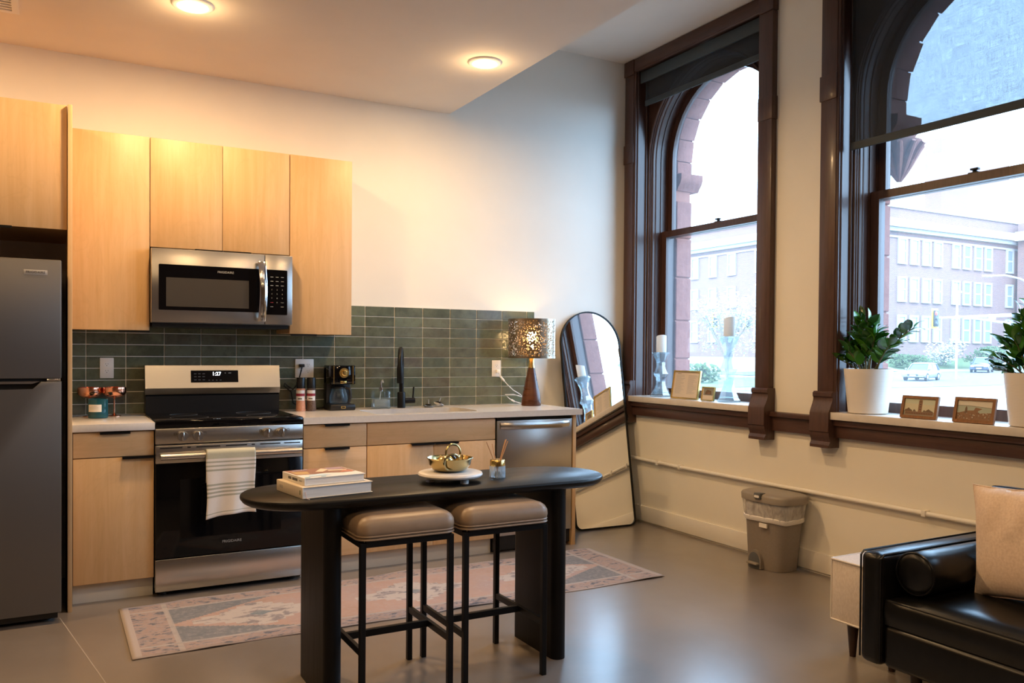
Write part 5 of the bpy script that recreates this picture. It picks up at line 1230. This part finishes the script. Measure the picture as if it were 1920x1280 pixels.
T = thing('corner_building', 'tan brick building edge at the far right of the street', 'building', (112, 62, 0))
e_ = onY(1908, 500, 69); link('wall', MB().box(e_.x, e_.x+14, 62, 69, -1, 20), 'facade_brick', T); link('cornice', MB().box(e_.x-.8, e_.x+15, 61.2, 69, 17.5, 18.8), 'limestone', T)

def car(name, label, loc, rz, paint, suv):
    T = thing(name, label, 'car', loc, (0, 0, rz), group='cars on the street')
    L2 = 2.15; hb = .95 if suv else .88; ht = 1.66 if suv else 1.52
    low = [(-L2, .35), (-L2+.05, hb-.08), (-L2+.25, hb), (L2-1.25, hb+.02), (L2-.25, hb-.14), (L2, hb-.30), (L2, .35), (L2-.35, .26), (-L2+.35, .26)]
    b = MB().prism([(x, z) for x, z in low], -.88, .88, 'XZ', .08, 3); link('body', b, paint, T, local=True)
    b = MB(); b.loft([[(x, y, z) for x, y in rrect(x0, x1, -w_, w_, .12, 3)] for z, x0, x1, w_ in ((hb-.02, -L2+.18, L2-1.15, .80), (ht-.12, -L2+(.40 if suv else .62), L2-1.85, .66))]); link('cabin_glass', b, 'car_glass', T, local=True)
    b = MB(); b.loft([[(x, y, z) for x, y in rrect(x0, x1, -w_, w_, .14, 3)] for z, x0, x1, w_ in ((ht-.13, -L2+(.36 if suv else .58), L2-1.80, .69), (ht-.04, -L2+(.44 if suv else .70), L2-1.95, .64), (ht, -L2+.85, L2-2.25, .50))]); link('roof', b, paint, T, local=True)
    b = MB()
    for s_ in (-1, 1):
        for xa, xb_ in ((L2-1.16, L2-1.84), (-L2+1.75, -L2+1.75), (-L2+.22, -L2+(.42 if suv else .66))): b.tube([(xa, s_*.79, hb), (xb_, s_*.66, ht-.10)], .045, 6)
    link('pillar', b, paint, T, local=True)
    for x in (-L2+.78, L2-.82):
        for s_ in (-1, 1):
            wh = link('wheel', MB().cyl((x, s_*.72, .33), (x, s_*.90, .33), .33, n=24), 'tyre', T, local=True); link('hubcap', MB().cyl((x, s_*.89, .33), (x, s_*.915, .33), .21, .17, n=18), 'hub', wh, local=True)
    for s_ in (-1, 1): link('headlight', MB().box(L2-.16, L2+.015, s_*.62-.17, s_*.62+.17, hb-.34, hb-.20, .04), 'lamp_glass', T, local=True); link('tail_light', MB().box(-L2-.01, -L2+.1, s_*.70-.10, s_*.70+.10, hb-.32, hb-.12, .03), 'tail_red', T, local=True); link('wing_mirror', MB().box(L2-1.30, L2-1.15, s_*.92-.10, s_*.92+.06, hb+.02, hb+.16, .03), paint, T, local=True)
    link('grille', MB().box(L2-.03, L2+.012, -.42, .42, hb-.46, hb-.30, .02), 'tyre', T, local=True); link('number_plate', MB().box(L2, L2+.02, -.24, .24, .42, .53), 'plate_white', T, local=True)
c1_ = onZ(1728, 713, -.82); car('parked_car', 'silver hatchback car on the street beyond the plant pot', (c1_.x, c1_.y, gz(c1_.x, c1_.y)), R(197), 'car_silver', False)
c2_ = onY(1841, 695, 54.0); car('parked_car', 'dark blue boxy car farther up the street', (c2_.x, c2_.y, gz(c2_.x, c2_.y)), R(204), 'car_blue', True)

def signal(p, label, pole=None):
    T = thing('traffic_light', label, 'traffic light', tuple(p), group='traffic lights on the street')
    link('housing', MB().box(p.x-.18, p.x+.18, p.y-.18, p.y+.18, p.z-.55, p.z+.55, .03), 'signal_dark', T); 
    link('back_plate', MB().box(p.x-.34, p.x-.30 if False else p.x+.34, p.y+.0, p.y+.04, p.z-.68, p.z+.68, .01), 'signal_yellow', T)
    for k, m_ in ((.35, 'signal_red'), (0, 'signal_dark'), (-.35, 'signal_dark')): link('lens', MB().lathe([(0, .05), (.10, .03), (.13, 0)], n=16), m_, T, local=True); o = T.children[-1]; o.location = (-.12, -.185, k); o.rotation_euler = (R(90), 0, 0)
    return T
sp = onY(1753, 597, 36); signal(sp, 'traffic light on the mast arm seen above the wooden postcard frames')
s1, s2 = onY(1340, 600, 58), onY(1402, 603, 58)
signal(s1, 'traffic light seen between the two candle holders'); signal(s2, 'traffic light seen just right of the tall candle')
T = thing('signal_mast', 'white traffic signal mast arm reaching in from the right', 'pole', (sp.x+12, 36, -.8))
e1_, e2_ = onY(1935, 589, 36), onY(1935, 612, 36); a2 = onY(1792, 592, 36)
link('arm', MB().tube([tuple(sp+Vector((.3, .1, .05))), tuple(e1_)], [.07, .15], 10), 'pole_grey', T); link('lower_arm', MB().tube([tuple(a2), tuple(e2_)], [.06, .12], 10), 'pole_grey', T)
link('post', MB().cyl((e1_.x, 36, -.9), (e1_.x, 36, e1_.z+1.2), .18, n=16), 'pole_grey', T)
sg = onY(1856, 594, 36); link('street_sign', MB().box(sg.x-.42, sg.x+.42, 35.8, 35.84, sg.z-.18, sg.z+.18), 'plate_white', T)
T = thing('street_lamp', 'tall street lamp with a long curved arm', 'lamp post', (e1_.x+.6, 38, -.8))
l0, l1, l2 = onY(1846, 517, 38), onY(1885, 516, 38), onY(1940, 536, 38)
link('arm', MB().tube([tuple(l0), tuple(l1), tuple(onY(1912, 522, 38)), tuple(l2)], .07, 8), 'pole_grey', T); link('lamp_head', MB().box(l0.x-.1, l0.x+.75, 37.85, 38.15, l0.z-.07, l0.z+.10, .04), 'pole_grey', T); link('post', MB().cyl((l2.x, 38, -.9), (l2.x, 38, l2.z), .10, n=12), 'pole_grey', T)
q0, q1 = onY(1795, 548, 44), onY(1795, 640, 44)
T = thing('lamp_post', 'slim post standing behind the mast arm', 'lamp post', (q0.x, 44, gz(q0.x, 44))); link('post', MB().cyl((q0.x, 44, gz(q0.x, 44)), (q0.x, 44, q0.z), .09, n=12), 'pole_grey', T); link('cap', MB().box(q0.x-.5, q0.x+.45, 43.85, 44.15, q0.z-.06, q0.z+.14, .04), 'pole_grey', T)
T = thing('signal_mast', 'traffic signal mast arm seen through the window with the candles', 'pole', (s2.x+6, 58, -.9))
link('arm', MB().tube([tuple(s1+Vector((-.3, .1, .72))), tuple(s2+Vector((0, .1, .78))), (s2.x+8, 58.1, s2.z+.95)], [.05, .08, .13], 8), 'pole_grey', T); link('post', MB().cyl((s2.x+8, 58.1, gz(s2.x+8, 58.1)), (s2.x+8, 58.1, s2.z+1.4), .16, n=12), 'pole_grey', T)
# railing across the near pavement
T = thing('street_railing', 'thin metal railing along the near pavement', 'railing', (24, 17, -.9))
ra, rb_ = onY(1655, 735, 18), onY(1925, 750, 18); n_p = 7
link('top_rail', MB().tube([tuple(ra), tuple(rb_)], .02, 8), 'pole_grey', T)
for i in range(n_p):
    p = ra.lerp(rb_, i/(n_p-1)); link('post', MB().cyl((p.x, p.y, gz(p.x, p.y)-.05), (p.x, p.y, p.z), .025, n=8), 'pole_grey', T)

def leafy(name, label, cat, loc, rx, rz_, n, size, mt, trunk=None, group=None, z0=0.0):
    T = thing(name, label, cat, loc, group=group); b = MB(); rnd = random.Random(hash(label) % 1000 if False else len(label))
    blobs = [(rnd.uniform(-.6, .6)*rx, rnd.uniform(-.6, .6)*rx, z0+rz_*rnd.uniform(.25, .8), rnd.uniform(.35, .6)) for _ in range(9)]
    for _ in range(n):
        bx0, by0, bz0, s_ = rnd.choice(blobs); v = Vector((rnd.gauss(0, 1), rnd.gauss(0, 1), rnd.gauss(0, 1))).normalized()*rnd.uniform(.5, 1)
        c = Vector((bx0+v.x*rx*s_, by0+v.y*rx*s_, max(bz0+v.z*rz_*s_*.6, z0+.05))); a = Vector((rnd.gauss(0, 1), rnd.gauss(0, 1), rnd.gauss(0, 1))).normalized()*size; d_ = a.orthogonal().normalized()*size*.6
        b.face([c-a, c+d_, c+a, c-d_])
    o = link('foliage', b, mt, T, local=True, smooth=False); o['kind'] = 'stuff'
    if trunk:
        tb = MB(); tb.tube([(0, 0, -.2), (.05, 0, z0*.6), (0, .05, z0+rz_*.5)], [trunk, trunk*.8, trunk*.3], 10)
        for q in range(7):
            a = q*.9; tb.tube([(0, 0, z0*.7+q*.12), (math.cos(a)*rx*.4, math.sin(a)*rx*.4, z0+rz_*.35), (math.cos(a)*rx*.75, math.sin(a)*rx*.75, z0+rz_*.65)], [trunk*.5, trunk*.3, trunk*.1], 6)
        link('trunk', tb, 'bark', T, local=True)
    return T
p = onY(1362, 690, 54); leafy('street_tree', 'pale blossoming street tree behind the tall candle', 'tree', (p.x, p.y, gz(p.x, p.y)), 3.3, 6.5, 2600, .13, 'blossom', .22, z0=1.8)
p = onY(1765, 676, 63); leafy('shrub', 'yellowish shrub in front of the brick building', 'shrub', (p.x, p.y, gz(p.x, p.y)), 2.6, 3.4, 1200, .18, 'blossom', group='shrubs along the brick building')
p = onY(1862, 672, 58.5); leafy('shrub', 'broad green shrub behind the dark blue car', 'shrub', (p.x, p.y, gz(p.x, p.y)), 3.4, 3.0, 1600, .2, 'leaf_bush', group='shrubs along the brick building')
p = onY(1700, 690, 62.5); leafy('shrub', 'low green shrub behind the silver car', 'shrub', (p.x, p.y, gz(p.x, p.y)), 2.4, 1.8, 900, .18, 'leaf_bush', group='shrubs along the brick building')
p = onY(1322, 712, 46); leafy('shrub', 'low green shrub outside the window with the candles', 'shrub', (p.x, p.y, gz(p.x, p.y)), 2.0, 1.4, 700, .16, 'leaf_bush', group='shrubs along the brick building')
